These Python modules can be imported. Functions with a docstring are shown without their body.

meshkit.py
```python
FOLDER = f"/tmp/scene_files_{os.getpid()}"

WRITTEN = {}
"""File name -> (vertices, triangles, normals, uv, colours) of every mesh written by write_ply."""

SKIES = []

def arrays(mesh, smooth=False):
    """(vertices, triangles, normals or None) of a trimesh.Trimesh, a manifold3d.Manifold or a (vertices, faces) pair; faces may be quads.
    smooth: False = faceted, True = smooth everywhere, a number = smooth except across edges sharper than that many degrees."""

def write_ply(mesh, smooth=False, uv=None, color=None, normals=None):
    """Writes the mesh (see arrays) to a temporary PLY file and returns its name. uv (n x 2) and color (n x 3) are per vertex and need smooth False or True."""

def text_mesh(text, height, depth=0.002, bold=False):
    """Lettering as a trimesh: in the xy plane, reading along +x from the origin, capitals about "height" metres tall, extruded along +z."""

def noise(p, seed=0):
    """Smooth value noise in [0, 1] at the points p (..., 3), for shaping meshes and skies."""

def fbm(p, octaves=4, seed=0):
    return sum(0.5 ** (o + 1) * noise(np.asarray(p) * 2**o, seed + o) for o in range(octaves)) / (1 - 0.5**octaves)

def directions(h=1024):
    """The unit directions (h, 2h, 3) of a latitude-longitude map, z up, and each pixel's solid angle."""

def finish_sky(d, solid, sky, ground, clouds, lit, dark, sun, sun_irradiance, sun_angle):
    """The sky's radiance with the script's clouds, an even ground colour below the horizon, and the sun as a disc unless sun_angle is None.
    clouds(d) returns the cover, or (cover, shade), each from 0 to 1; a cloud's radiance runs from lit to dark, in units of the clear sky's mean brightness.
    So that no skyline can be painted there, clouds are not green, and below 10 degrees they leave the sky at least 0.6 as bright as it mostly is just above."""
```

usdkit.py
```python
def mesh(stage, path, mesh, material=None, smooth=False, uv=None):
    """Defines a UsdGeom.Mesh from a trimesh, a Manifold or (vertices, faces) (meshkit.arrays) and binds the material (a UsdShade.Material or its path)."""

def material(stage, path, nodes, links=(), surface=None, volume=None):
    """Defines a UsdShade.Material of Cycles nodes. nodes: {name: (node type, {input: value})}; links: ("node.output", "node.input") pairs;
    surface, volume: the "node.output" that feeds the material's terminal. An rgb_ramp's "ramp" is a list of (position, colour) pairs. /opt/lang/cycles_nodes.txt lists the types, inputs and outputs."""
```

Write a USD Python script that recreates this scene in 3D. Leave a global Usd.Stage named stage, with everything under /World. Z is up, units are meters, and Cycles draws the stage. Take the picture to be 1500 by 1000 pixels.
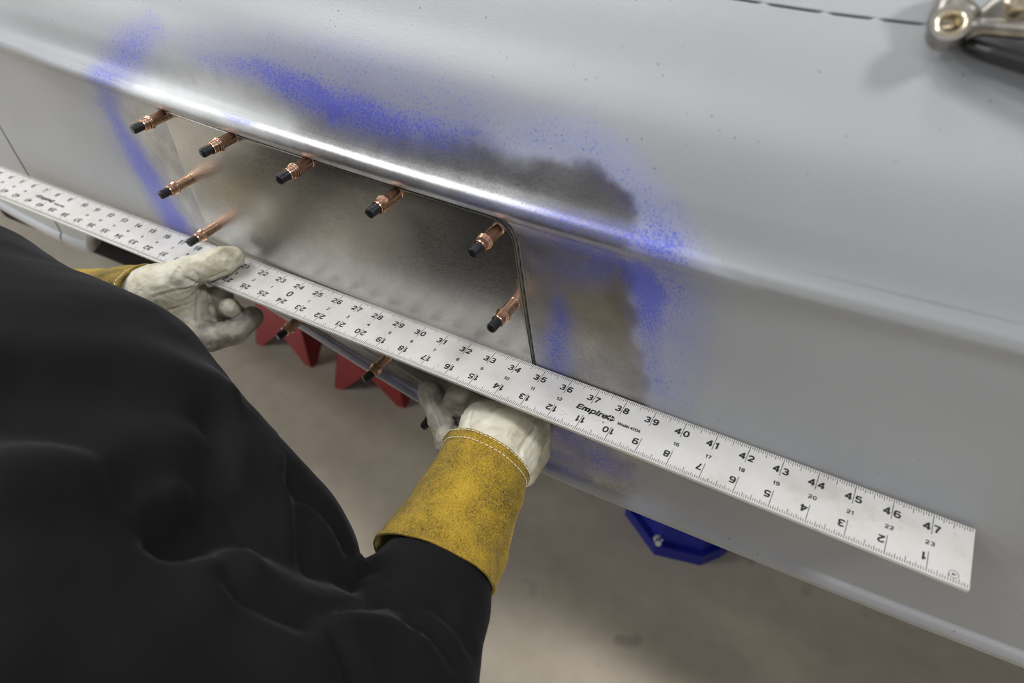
import math
import numpy as np, trimesh, manifold3d, shapely, usdkit, meshkit
from shapely.geometry import Polygon, Point, LineString
from shapely import affinity
from scipy.interpolate import PchipInterpolator as PI_
from scipy.spatial import cKDTree
from pxr import Usd, UsdGeom, UsdLux, UsdShade, Gf, Sdf, Vt

stage = Usd.Stage.CreateInMemory()
UsdGeom.SetStageUpAxis(stage, 'Z'); UsdGeom.SetStageMetersPerUnit(stage, 1.0)
world = UsdGeom.Xform.Define(stage, '/World'); stage.SetDefaultPrim(world.GetPrim())
UsdGeom.Scope.Define(stage, '/World/Looks')
HZ = 0.65                       # height of the straightedge above the floor; all shapes below are laid out from it

# ------------------------------------------------------------------ camera (24 mm lens, looking down over the worker's arm)
RM = np.array([[0.8643, 0.5017, -0.0365], [0.3136, -0.5941, -0.7408], [-0.3933, 0.6288, -0.6708]])   # right, down, forward
q_, r_ = np.linalg.qr(RM.T); RM = (q_ * np.sign(np.diag(r_))).T
EYE = np.array([1.0890, -0.3752, 0.4182 + HZ])
cam = UsdGeom.Camera.Define(stage, '/World/Camera')
M = np.eye(4); M[0, :3] = RM[0]; M[1, :3] = -RM[1]; M[2, :3] = -RM[2]; M[3, :3] = EYE
cam.AddTransformOp().Set(Gf.Matrix4d(M.tolist()))
cam.CreateFocalLengthAttr(24.0); cam.CreateHorizontalApertureAttr(36.0); cam.CreateVerticalApertureAttr(24.0)
cam.CreateClippingRangeAttr(Gf.Vec2f(0.01, 100)); cam.CreateFStopAttr(4.5); cam.CreateFocusDistanceAttr(0.60)
cam.CreateExposureAttr(0.27)

# ------------------------------------------------------------------ light: pale workshop surroundings and ceiling lamps
dome = UsdLux.DomeLight.Define(stage, '/World/Surroundings')
dome.CreateIntensityAttr(0.095); dome.CreateColorAttr(Gf.Vec3f(0.98, 0.99, 1.0))
def lamp(name, pos, target, w, h, power, col=(1, .995, .985)):
    l = UsdLux.RectLight.Define(stage, '/World/' + name)
    l.CreateWidthAttr(w); l.CreateHeightAttr(h); l.CreateIntensityAttr(power); l.CreateColorAttr(Gf.Vec3f(*col))
    p, t = np.array(pos, float), np.array(target, float); z = (p - t) / np.linalg.norm(p - t)
    x = np.cross([0.3, 1, 0.01], z); x /= np.linalg.norm(x); y = np.cross(z, x)
    m = np.eye(4); m[0, :3] = x; m[1, :3] = y; m[2, :3] = z; m[3, :3] = p
    l.AddTransformOp().Set(Gf.Matrix4d(m.tolist()))
lamp('CeilingLampA', (-1.35, -0.35, 3.1), (-1.3, -0.3, 0), 2.9, .28, 25)
lamp('CeilingLampE', (-1.05, -1.25, 3.1), (-.9, -1.0, 0), .45, .3, 42)
lamp('DoorDaylight', (-3.4, -2.9, 2.0), (0.6, 0, 0.8), 2.2, 1.4, 7.5, (.97, .99, 1))
lamp('CeilingLampB', (2.7, -0.35, 3.1), (2.3, -0.3, 0), .6, .35, 78)
lamp('CeilingLampC', (1.5, -2.1, 3.1), (1.3, -1.6, 0), 1.2, .4, 5)
lamp('CeilingLampD', (0.4, 0.3, 3.1), (0.4, 0.3, 0), .8, .3, 16)

# ------------------------------------------------------------------ helpers
taken = {}
def numbered(base):
    n = taken.get(base, 0); taken[base] = n + 1
    return base if n == 0 else f'{base}_{n:03d}'
def meta(prim, label=None, cat=None, group=None, kind=None):
    for k, v in (('label', label), ('category', cat), ('group', group), ('kind', kind)):
        if v: prim.SetCustomDataByKey(k, v)
    return prim
def thing(name, label, cat, loc=(0, 0, 0), group=None, kind=None):
    x = UsdGeom.Xform.Define(stage, numbered('/World/' + name)); x.AddTranslateOp().Set(Gf.Vec3d(*map(float, loc)))
    return meta(x.GetPrim(), label, cat, group, kind)
def part(name, mesh, mat, parent=None, smooth=30, label=None, kind=None, off=(0, 0, 0), colors=None):
    """one Mesh prim under parent (a prim) or /World; off is taken away from the points (the thing's base)"""
    v, f, n = meshkit.arrays(mesh, smooth)
    v = v - np.asarray(off, float)
    p = numbered((str(parent.GetPath()) if parent else '/World') + '/' + name)
    m = UsdGeom.Mesh.Define(stage, p)
    m.CreatePointsAttr(Vt.Vec3fArray.FromNumpy(v.astype(np.float32)))
    m.CreateFaceVertexCountsAttr(Vt.IntArray.FromNumpy(np.full(len(f), 3, np.int32)))
    m.CreateFaceVertexIndicesAttr(Vt.IntArray.FromNumpy(np.asarray(f, np.int32).ravel()))
    m.CreateSubdivisionSchemeAttr('none')
    if n is not None:
        m.CreateNormalsAttr(Vt.Vec3fArray.FromNumpy(n.astype(np.float32))); m.SetNormalsInterpolation('vertex')
    for k, c in (colors or {}).items():
        UsdGeom.PrimvarsAPI(m).CreatePrimvar(k, Sdf.ValueTypeNames.Color3fArray, 'vertex').Set(Vt.Vec3fArray.FromNumpy(np.asarray(c, np.float32)))
    UsdShade.MaterialBindingAPI.Apply(m.GetPrim()).Bind(mat)
    return meta(m.GetPrim(), label, kind=kind)
def join(ms): return trimesh.util.concatenate([tm(m) for m in ms])
def tm(m):
    if hasattr(m, 'to_mesh'):
        q = m.to_mesh(); return trimesh.Trimesh(q.vert_properties[:, :3], q.tri_verts, process=False)
    if isinstance(m, tuple): return trimesh.Trimesh(m[0], m[1], process=False)
    return m
def frame(z, up=(0, 0, 1)):
    z = np.asarray(z, float); z = z / np.linalg.norm(z); x = np.cross(up, z)
    if np.linalg.norm(x) < 1e-6: x = np.cross((1, 0, 0), z)
    x /= np.linalg.norm(x); return np.stack([x, np.cross(z, x), z], 1)
def place(mesh, pos, z=None, up=(0, 0, 1)):
    m = tm(mesh).copy(); T = np.eye(4)
    if z is not None: T[:3, :3] = frame(z, up)
    T[:3, 3] = pos; m.apply_transform(T); return m
def lathe(prof, n=32):
    """prof: (r, z) from bottom to top"""
    p = np.array(prof, float); a = np.linspace(0, 2 * np.pi, n, endpoint=False)
    v = np.stack([p[:, None, 0] * np.cos(a), p[:, None, 0] * np.sin(a), np.broadcast_to(p[:, 1, None], (len(p), n))], -1).reshape(-1, 3)
    i, j = np.meshgrid(np.arange(len(p) - 1), np.arange(n), indexing='ij'); a0 = i * n + j; a1 = i * n + (j + 1) % n
    f = np.concatenate([np.stack([a0, a1, a1 + n], -1).reshape(-1, 3), np.stack([a0, a1 + n, a0 + n], -1).reshape(-1, 3)])
    return trimesh.Trimesh(v, f, process=False)
def tube(path, r, n=8):
    path = np.asarray(path, float); r = np.broadcast_to(r, len(path)); t = np.gradient(path, axis=0); t /= np.linalg.norm(t, axis=1, keepdims=True)
    up = np.array([0, 0, 1.]) if abs(t[0, 2]) < .9 else np.array([1., 0, 0]); rings = []
    a = np.linspace(0, 2 * np.pi, n, endpoint=False)
    for p, d, rr in zip(path, t, r):
        x = np.cross(up, d); x /= np.linalg.norm(x); y = np.cross(d, x); up = y
        rings.append(p + rr * (np.cos(a)[:, None] * x + np.sin(a)[:, None] * y))
    v = np.concatenate(rings + [path[:1], path[-1:]]); k = len(path); f = []
    i, j = np.meshgrid(np.arange(k - 1), np.arange(n), indexing='ij'); a0 = i * n + j; a1 = i * n + (j + 1) % n
    f = [np.stack([a0, a1, a1 + n], -1).reshape(-1, 3), np.stack([a0, a1 + n, a0 + n], -1).reshape(-1, 3)]
    jj = np.arange(n); f.append(np.stack([np.full(n, k * n), (jj + 1) % n, jj], -1)); f.append(np.stack([np.full(n, k * n + 1), (k - 1) * n + jj, (k - 1) * n + (jj + 1) % n], -1))
    return trimesh.Trimesh(v, np.concatenate(f), process=False)
def grid_mesh(P):
    """(rows, cols, 3) -> vertices, faces"""
    r, c = P.shape[:2]; i, j = np.meshgrid(np.arange(r - 1), np.arange(c - 1), indexing='ij'); a = i * c + j
    return P.reshape(-1, 3), np.concatenate([np.stack([a, a + 1, a + c + 1], -1).reshape(-1, 3), np.stack([a, a + c + 1, a + c], -1).reshape(-1, 3)])
def rbox(sx, sy, sz, r, seg=8):
    s = manifold3d.Manifold.sphere(r, seg); return tm(manifold3d.Manifold.batch_hull([s.translate([x * (sx / 2 - r), y * (sy / 2 - r), z * (sz / 2 - r)]) for x in (-1, 1) for y in (-1, 1) for z in (-1, 1)]))
def slab(poly, h, bevel=0.0):
    """a plate of the outline (shapely polygon in xy) from z = 0 to h with a chamfered top edge"""
    if bevel <= 0: return trimesh.creation.extrude_polygon(poly, h, engine='earcut')
    cs = lambda p: manifold3d.CrossSection([np.array(p.exterior.coords)[:-1][::(1 if p.exterior.is_ccw else -1)]] + [np.array(i.coords)[:-1][::(-1 if i.is_ccw else 1)] for i in p.interiors])
    return trimesh.creation.extrude_polygon(poly, h, engine='earcut')
# signed-distance modelling of soft shapes: round cones blended, meshed by surface nets
def cone(P, a, b, ra, rb):
    a, b = np.asarray(a, float), np.asarray(b, float); d = b - a; t = np.clip(((P - a) @ d) / max(d @ d, 1e-12), 0, 1)
    return np.linalg.norm(P - a - t[..., None] * d, axis=-1) - (ra + (rb - ra) * t)
def ell(P, c, r, R=None):
    q = (P - np.asarray(c, float)) if R is None else (P - np.asarray(c, float)) @ R
    r = np.asarray(r, float); k0 = np.linalg.norm(q / r, axis=-1); k1 = np.linalg.norm(q / r ** 2, axis=-1); return k0 * (k0 - 1) / np.maximum(k1, 1e-9)
def smin(a, b, k):
    h = np.clip(.5 + .5 * (b - a) / k, 0, 1); return b + (a - b) * h - k * h * (1 - h)
def smax(a, b, k): return -smin(-a, -b, k)
def chain(P, pts, k=.0):
    """pts: (x, y, z, r) joints"""
    out = None
    for p, q in zip(pts[:-1], pts[1:]):
        d = cone(P, p[:3], q[:3], p[3], q[3]); out = d if out is None else (np.minimum(out, d) if k <= 0 else smin(out, d, k))
    return out
def nets(fn, lo, hi, h):
    """surface nets of fn < 0"""
    lo, hi = np.asarray(lo, float), np.asarray(hi, float); n = np.ceil((hi - lo) / h).astype(int) + 1
    ax = [lo[k] + h * np.arange(n[k]) for k in range(3)]
    F = np.empty(n)
    for s in range(0, n[0], 24):
        F[s:s + 24] = fn(np.stack(np.meshgrid(ax[0][s:s + 24], ax[1], ax[2], indexing='ij'), -1))
    ins = F < 0; c = [slice(0, -1), slice(1, None)]
    cnt = sum(ins[c[i], c[j], c[k]].astype(int) for i in (0, 1) for j in (0, 1) for k in (0, 1))
    act = (cnt > 0) & (cnt < 8); idx = -np.ones(act.shape, int); cells = np.argwhere(act); idx[act] = np.arange(len(cells))
    S = np.zeros((len(cells), 3)); W = np.zeros(len(cells)); cor = [(i, j, k) for i in (0, 1) for j in (0, 1) for k in (0, 1)]
    for a in range(8):
        for b in range(a + 1, 8):
            d = np.subtract(cor[b], cor[a])
            if np.abs(d).sum() != 1: continue
            fa = F[tuple((cells + cor[a]).T)]; fb = F[tuple((cells + cor[b]).T)]; x = (fa < 0) != (fb < 0)
            t = np.where(x, fa / np.where(x, fa - fb, 1), 0); S += np.where(x[:, None], np.array(cor[a]) + t[:, None] * d, 0); W += x
    V = lo + h * (cells + S / W[:, None]); faces = []
    for axn in range(3):
        u, v = [(1, 2), (2, 0), (0, 1)][axn]
        sl0 = [slice(None)] * 3; sl1 = [slice(None)] * 3; sl0[axn] = slice(0, -1); sl1[axn] = slice(1, None)
        e = np.argwhere(ins[tuple(sl0)] != ins[tuple(sl1)]); e = e[(e[:, u] > 0) & (e[:, v] > 0) & (e[:, u] < n[u] - 1) & (e[:, v] < n[v] - 1)]
        du = np.eye(3, dtype=int)[u]; dv = np.eye(3, dtype=int)[v]
        q = np.stack([idx[tuple(x.T)] for x in (e - du - dv, e - dv, e, e - du)], 1)
        flip = ~ins[tuple(e.T)]; q[flip] = q[flip][:, ::-1]; faces.append(q)
    q = np.concatenate(faces); q = q[(q >= 0).all(1)]
    return trimesh.Trimesh(V, np.concatenate([q[:, [0, 1, 2]], q[:, [0, 2, 3]]]), process=False)
def calm(m, h):
    """pull stray vertices back to the mean of their neighbours"""
    v = np.array(m.vertices); e = m.edges_unique; k = np.bincount(e.ravel(), minlength=len(v))[:, None]
    for _ in range(4):
        s = np.zeros_like(v); np.add.at(s, e[:, 0], v[e[:, 1]]); np.add.at(s, e[:, 1], v[e[:, 0]]); s /= np.maximum(k, 1)
        far = ~(np.linalg.norm(v - s, axis=1) < h); v[far] = s[far]
    m.vertices = v; return m
def up_(m):
    m = tm(m).copy(); m.vertices = m.vertices + [0, 0, HZ]; return m
# ------------------------------------------------------------------ materials
def mat(name, nodes, links, surface='p.BSDF'): return usdkit.material(stage, '/World/Looks/' + name, nodes, links, surface=surface)
def plain(name, col, rough=.5, metal=0., **kw): return mat(name, {'p': ('principled_bsdf', dict(base_color=col, roughness=rough, metallic=metal, **kw))}, [])
POS = {'g': ('geometry', {})}
def paint_material():
    n = {**POS,
      'paint': ('attribute', {'attribute': 'paint'}), 'wear': ('attribute', {'attribute': 'wear'}),
      'sp': ('separate_color', {}), 'sw': ('separate_color', {}),
      'n1': ('noise_texture', {'scale': 620., 'detail': 2., 'roughness': .6}), 'n2': ('noise_texture', {'scale': 45., 'detail': 4.}), 'n3': ('noise_texture', {'scale': 6., 'detail': 3.}),
      # blue dye: fine spray dots where thin, closed film where thick
      'nb': ('math', {'math_type': 'multiply_add', 'value2': 2.1, 'value3': -1.05}), 'nb2': ('math', {'math_type': 'multiply_add', 'value2': .5, 'value3': -.25}),
      'b0': ('math', {'math_type': 'add'}), 'b1': ('math', {'math_type': 'add'}),
      'dots': ('map_range', {'from_min': .40, 'from_max': .90, 'to_max': .86, 'clamp': True}), 'film': ('map_range', {'from_min': .10, 'from_max': 1.0, 'to_max': .62, 'clamp': True}),
      'bl': ('math', {'math_type': 'maximum'}), 'bgate': ('map_range', {'from_min': .04, 'from_max': .22, 'clamp': True}), 'blue': ('math', {'math_type': 'multiply'}),
      # dust specks
      'v': ('voronoi_texture', {'scale': 95., 'randomness': 1.}), 'speck': ('map_range', {'from_min': .045, 'from_max': .075, 'to_min': 1., 'to_max': 0., 'clamp': True}), 'spn': ('map_range', {'from_min': .44, 'from_max': .56, 'clamp': True}), 'spk': ('math', {'math_type': 'multiply'}), 'spk2': ('math', {'math_type': 'multiply', 'value2': .75}),
      'prim': ('rgb_ramp', {'ramp': [(.3, (.266, .277, .292)), (.7, (.300, .309, .322))]}),
      'cf': ('mix_color', {'b': (.36, .385, .45)}),
      'mgr': ('mix_float', {'fac': .45}), 'metc': ('rgb_ramp', {'ramp': [(.34, (.27, .27, .275)), (.66, (.48, .48, .48))]}), 'mst': ('mix_color', {'b': (.20, .19, .182)}), 'mhz': ('mix_color', {'b': (.56, .58, .585)}),
      'body': ('mix_color', {}), 'dye': ('mix_color', {'b': (.075, .095, .50)}), 'fin': ('mix_color', {'b': (.05, .05, .055)}), 'gapc': ('mix_color', {'b': (.012, .011, .011)}),
      'bm': ('math', {'math_type': 'multiply_add', 'value2': -.62, 'value3': 1.}), 'hm': ('math', {'math_type': 'multiply_add', 'value2': -.72, 'value3': 1.}), 'm1': ('math', {'math_type': 'multiply'}), 'm2': ('math', {'math_type': 'multiply'}), 'gm': ('math', {'math_type': 'multiply_add', 'value2': -1., 'value3': 1.}), 'm3': ('math', {'math_type': 'multiply'}),
      'rmix': ('mix_float', {'a': .42, 'b': .46}), 'rh': ('math', {'math_type': 'multiply_add', 'value2': .12}),
      'bp': ('bump', {'strength': .25, 'distance': .0004}),
      'p': ('principled_bsdf', {'specular_ior_level': .5})}
    l = [('paint.color', 'sp.color'), ('wear.color', 'sw.color'), ('g.position', 'n1.vector'), ('g.position', 'n2.vector'), ('g.position', 'n3.vector'), ('g.position', 'v.vector'),
      ('n1.fac', 'nb.value1'), ('n2.fac', 'nb2.value1'), ('sp.r', 'b0.value1'), ('nb.value', 'b0.value2'), ('b0.value', 'b1.value1'), ('nb2.value', 'b1.value2'), ('b1.value', 'dots.value'), ('sp.r', 'film.value'), ('dots.result', 'bl.value1'), ('film.result', 'bl.value2'), ('sp.r', 'bgate.value'), ('bl.value', 'blue.value1'), ('bgate.result', 'blue.value2'),
      ('v.distance', 'speck.value'), ('n3.fac', 'spn.value'), ('speck.result', 'spk.value1'), ('spn.result', 'spk.value2'), ('spk.value', 'spk2.value1'),
      ('n3.fac', 'prim.fac'), ('prim.color', 'cf.a'), ('sp.b', 'cf.fac'), ('n2.fac', 'mgr.a'), ('n1.fac', 'mgr.b'), ('mgr.result', 'metc.fac'), ('metc.color', 'mst.a'), ('sw.r', 'mst.fac'), ('mst.result', 'mhz.a'), ('sw.g', 'mhz.fac'),
      ('cf.result', 'body.a'), ('mhz.result', 'body.b'), ('sp.g', 'body.fac'), ('body.result', 'dye.a'), ('blue.value', 'dye.fac'), ('dye.result', 'fin.a'), ('spk2.value', 'fin.fac'), ('fin.result', 'gapc.a'), ('sw.b', 'gapc.fac'), ('gapc.result', 'p.base_color'),
      ('blue.value', 'bm.value1'), ('sw.g', 'hm.value1'), ('sp.g', 'm1.value1'), ('bm.value', 'm1.value2'), ('m1.value', 'm2.value1'), ('hm.value', 'm2.value2'), ('sw.b', 'gm.value1'), ('m2.value', 'm3.value1'), ('gm.value', 'm3.value2'), ('m3.value', 'p.metallic'),
      ('sp.g', 'rmix.fac'), ('sw.g', 'rh.value1'), ('rmix.result', 'rh.value3'), ('rh.value', 'p.roughness'), ('n1.fac', 'bp.height'), ('bp.normal', 'p.normal')]
    return mat('primer_and_bare_steel', n, l)
M_body = paint_material()
def steel(name, lo, hi, rough, spots=.35, scl=14.):
    n = {**POS, 'n': ('noise_texture', {'scale': scl, 'detail': 5., 'roughness': .6}), 'r': ('rgb_ramp', {'ramp': [(.28, lo), (.7, hi)]}), 'mp': ('mapping', {'scale': (260., 260., 900.), 'rotation': (0., .5, 0.)}), 'f': ('noise_texture', {'scale': 1.6, 'detail': 3.}),
         'sp': ('noise_texture', {'scale': 30., 'detail': 2.}), 'sr': ('map_range', {'from_min': .60, 'from_max': .78, 'to_max': spots, 'clamp': True}), 'mx': ('mix_color', {'b': (.20, .165, .13)}),
         'rr': ('map_range', {'from_min': .25, 'from_max': .75, 'to_min': rough - .06, 'to_max': rough + .07}), 'b': ('bump', {'strength': .10, 'distance': .0003}), 'p': ('principled_bsdf', {'metallic': 1.})}
    l = [('g.position', 'n.vector'), ('n.fac', 'r.fac'), ('g.position', 'mp.vector'), ('mp.vector', 'f.vector'), ('g.position', 'sp.vector'), ('sp.fac', 'sr.value'), ('r.color', 'mx.a'), ('sr.result', 'mx.fac'), ('mx.result', 'p.base_color'), ('f.fac', 'rr.value'), ('rr.result', 'p.roughness'), ('f.fac', 'b.height'), ('b.normal', 'p.normal')]
    return mat(name, n, l)
M_patch = steel('cold_rolled_steel', (.33, .325, .315), (.45, .445, .43), .33, .25)
M_copper = mat('copper_plate', {**POS, 'n': ('noise_texture', {'scale': 300., 'detail': 3.}), 'r': ('rgb_ramp', {'ramp': [(.3, (.56, .33, .215)), (.7, (.80, .53, .385))]}), 'p': ('principled_bsdf', {'metallic': 1., 'roughness': .24})}, [('g.position', 'n.vector'), ('n.fac', 'r.fac'), ('r.color', 'p.base_color')])
M_black = plain('black_oxide', (.012, .012, .013), .28)
M_ruler = mat('satin_aluminium', {**POS, 'n': ('noise_texture', {'scale': 28., 'detail': 6., 'roughness': .65}), 'r': ('rgb_ramp', {'ramp': [(.25, (.45, .435, .405)), (.45, (.53, .52, .497)), (.7, (.575, .567, .55))]}), 's': ('noise_texture', {'scale': 110., 'detail': 3.}), 'sm': ('map_range', {'from_min': .66, 'from_max': .78, 'to_max': .5, 'clamp': True}), 'mx': ('mix_color', {'b': (.36, .34, .29)}), 'p': ('principled_bsdf', {'metallic': .35, 'roughness': .46})},
    [('g.position', 'n.vector'), ('n.fac', 'r.fac'), ('g.position', 's.vector'), ('s.fac', 'sm.value'), ('r.color', 'mx.a'), ('sm.result', 'mx.fac'), ('mx.result', 'p.base_color')])
M_ink = plain('black_ink', (.012, .012, .014), .5)
M_red = mat('red_enamel', {**POS, 'n': ('noise_texture', {'scale': 30., 'detail': 3.}), 'r': ('rgb_ramp', {'ramp': [(.3, (.20, .017, .019)), (.7, (.26, .024, .026))]}), 'p': ('principled_bsdf', {'roughness': .42})}, [('g.position', 'n.vector'), ('n.fac', 'r.fac'), ('r.color', 'p.base_color')])
M_blue = plain('blue_enamel', (.008, .014, .21), .35)
M_zinc = plain('zinc_plate', (.55, .55, .56), .4, 1.)
M_nickel = mat('worn_nickel', {**POS, 'n': ('noise_texture', {'scale': 90., 'detail': 4.}), 'r': ('rgb_ramp', {'ramp': [(.3, (.22, .205, .185)), (.7, (.46, .44, .40))]}), 'p': ('principled_bsdf', {'metallic': 1., 'roughness': .33})}, [('g.position', 'n.vector'), ('n.fac', 'r.fac'), ('r.color', 'p.base_color')])
M_brass = plain('pale_rivet', (.78, .70, .54), .27, 1.)
M_under = plain('black_undercoat', (.006, .006, .006), .8, specular_ior_level=.1)
M_rubber = plain('dark_rubber', (.02, .02, .02), .6)
M_floor = mat('concrete', {**POS, 'n': ('noise_texture', {'scale': 2.2, 'detail': 6., 'roughness': .6}), 'n2': ('noise_texture', {'scale': 26., 'detail': 4.}), 'mx0': ('mix_color', {'fac': .35}), 'r': ('rgb_ramp', {'ramp': [(.3, (.39, .338, .262)), (.5, (.475, .415, .328)), (.7, (.545, .485, .395))]}), 'st': ('noise_texture', {'scale': 13., 'detail': 2.}), 'sm': ('map_range', {'from_min': .66, 'from_max': .74, 'to_max': .55, 'clamp': True}), 'mx': ('mix_color', {'b': (.22, .19, .165)}), 'b': ('bump', {'strength': .2, 'distance': .002}), 'p': ('principled_bsdf', {'roughness': .55, 'specular_ior_level': .35})},
    [('g.position', 'n.vector'), ('g.position', 'n2.vector'), ('n.fac', 'mx0.a'), ('n2.fac', 'mx0.b'), ('mx0.result', 'r.fac'), ('g.position', 'st.vector'), ('st.fac', 'sm.value'), ('r.color', 'mx.a'), ('sm.result', 'mx.fac'), ('mx.result', 'p.base_color'), ('n2.fac', 'b.height'), ('b.normal', 'p.normal')])
def cloth(name, c0, c1, rough=.85, sheen=.25):
    return mat(name, {**POS, 'n': ('noise_texture', {'scale': 9., 'detail': 4.}), 'r': ('rgb_ramp', {'ramp': [(.3, c0), (.7, c1)]}), 'w': ('noise_texture', {'scale': 900., 'detail': 2.}), 'b': ('bump', {'strength': .25, 'distance': .0004}), 'p': ('principled_bsdf', {'roughness': rough, 'sheen_weight': sheen, 'sheen_roughness': .4, 'sheen_tint': (.6, .6, .65), 'specular_ior_level': .14})},
        [('g.position', 'n.vector'), ('n.fac', 'r.fac'), ('r.color', 'p.base_color'), ('g.position', 'w.vector'), ('w.fac', 'b.height'), ('b.normal', 'p.normal')])
M_jacket = cloth('black_work_cloth', (.0042, .0041, .0045), (.0070, .0067, .0073), rough=.92, sheen=.07)
M_denim = cloth('dark_denim', (.012, .014, .02), (.02, .024, .032))
M_leather = mat('cream_goatskin', {**POS, 'n': ('noise_texture', {'scale': 32., 'detail': 5., 'roughness': .6}), 'r': ('rgb_ramp', {'ramp': [(.30, (.30, .262, .185)), (.44, (.44, .41, .32)), (.66, (.55, .53, .45))]}), 'a': ('attribute', {'attribute': 'soil'}), 'mx': ('mix_color', {'b': (.15, .135, .115)}), 'sc': ('separate_color', {}), 'cl': ('math', {'math_type': 'multiply', 'value2': .85, 'use_clamp': True}),
    'w': ('noise_texture', {'scale': 700., 'detail': 3.}), 'b': ('bump', {'strength': .25, 'distance': .0006}), 'mp': ('mapping', {'scale': (60., 150., 90.)}), 'wr': ('noise_texture', {'scale': 1., 'detail': 3., 'distortion': 1.5}), 'b2': ('bump', {'strength': .45, 'distance': .0016}), 'p': ('principled_bsdf', {'roughness': .55, 'specular_ior_level': .35})},
    [('g.position', 'n.vector'), ('n.fac', 'r.fac'), ('r.color', 'mx.a'), ('a.color', 'sc.color'), ('sc.r', 'cl.value1'), ('cl.value', 'mx.fac'), ('mx.result', 'p.base_color'), ('g.position', 'w.vector'), ('w.fac', 'b.height'), ('g.position', 'mp.vector'), ('mp.vector', 'wr.vector'), ('wr.fac', 'b2.height'), ('b.normal', 'b2.normal'), ('b2.normal', 'p.normal')])
M_suede = mat('yellow_suede', {**POS, 'n': ('noise_texture', {'scale': 15., 'detail': 4., 'roughness': .6}), 'f': ('noise_texture', {'scale': 800., 'detail': 2.}), 'm': ('mix_float', {'fac': .40}), 'r': ('rgb_ramp', {'ramp': [(.38, (.040, .030, .010)), (.47, (.15, .100, .016)), (.545, (.27, .175, .018)), (.68, (.42, .28, .03))]}), 'b': ('bump', {'strength': .6, 'distance': .0012}), 'p': ('principled_bsdf', {'roughness': .9, 'sheen_weight': .3, 'sheen_tint': (.9, .75, .35), 'specular_ior_level': .15})},
    [('g.position', 'n.vector'), ('g.position', 'f.vector'), ('n.fac', 'm.a'), ('f.fac', 'm.b'), ('m.result', 'r.fac'), ('r.color', 'p.base_color'), ('f.fac', 'b.height'), ('b.normal', 'p.normal')])
M_thread = plain('pale_thread', (.62, .56, .42), .7)
M_skin = plain('skin', (.50, .30, .22), .5, subsurface_weight=.1)
M_hair = plain('brown_hair', (.05, .03, .02), .6)
# ------------------------------------------------------------------ the body side as a swept section
# ---- body side surface, car axes relative to the straightedge (x along car, y into car, z up from straightedge plane)
def tab(x, pts):
    p = np.array(pts, float)
    return PI_(p[:, 0], p[:, 1], extrapolate=False)(np.clip(x, p[0, 0], p[-1, 0]))
def crease_z(x): return tab(x, [(-1.6, .165), (0, .172), (.25, .175), (.36, .1735), (.47, .169), (.62, .1635), (.77, .158), (.86, .156), (.95, .153), (1.05, .150), (1.2, .152), (1.5, .156), (2.2, .16)])
def bottom_z(x): return tab(x, [(-1.6, -.160), (-.2, -.157), (.0, -.150), (.08, -.143), (.118, -.136), (.15, -.102), (.2, -.070), (.28, -.052), (.36, -.050), (.45, -.060), (.56, -.084), (.656, -.108), (.755, -.131), (.85, -.150), (.90, -.1545), (.96, -.1525), (1.095, -.146), (1.2, -.1416), (1.3, -.136), (1.6, -.125), (2.2, -.11)])
def plan_y(x): return .030 * (np.clip(.7 - x, 0, 9) / .7) ** 2 + .020 * (np.clip(x - 1.05, 0, 9) / .7) ** 2
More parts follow.
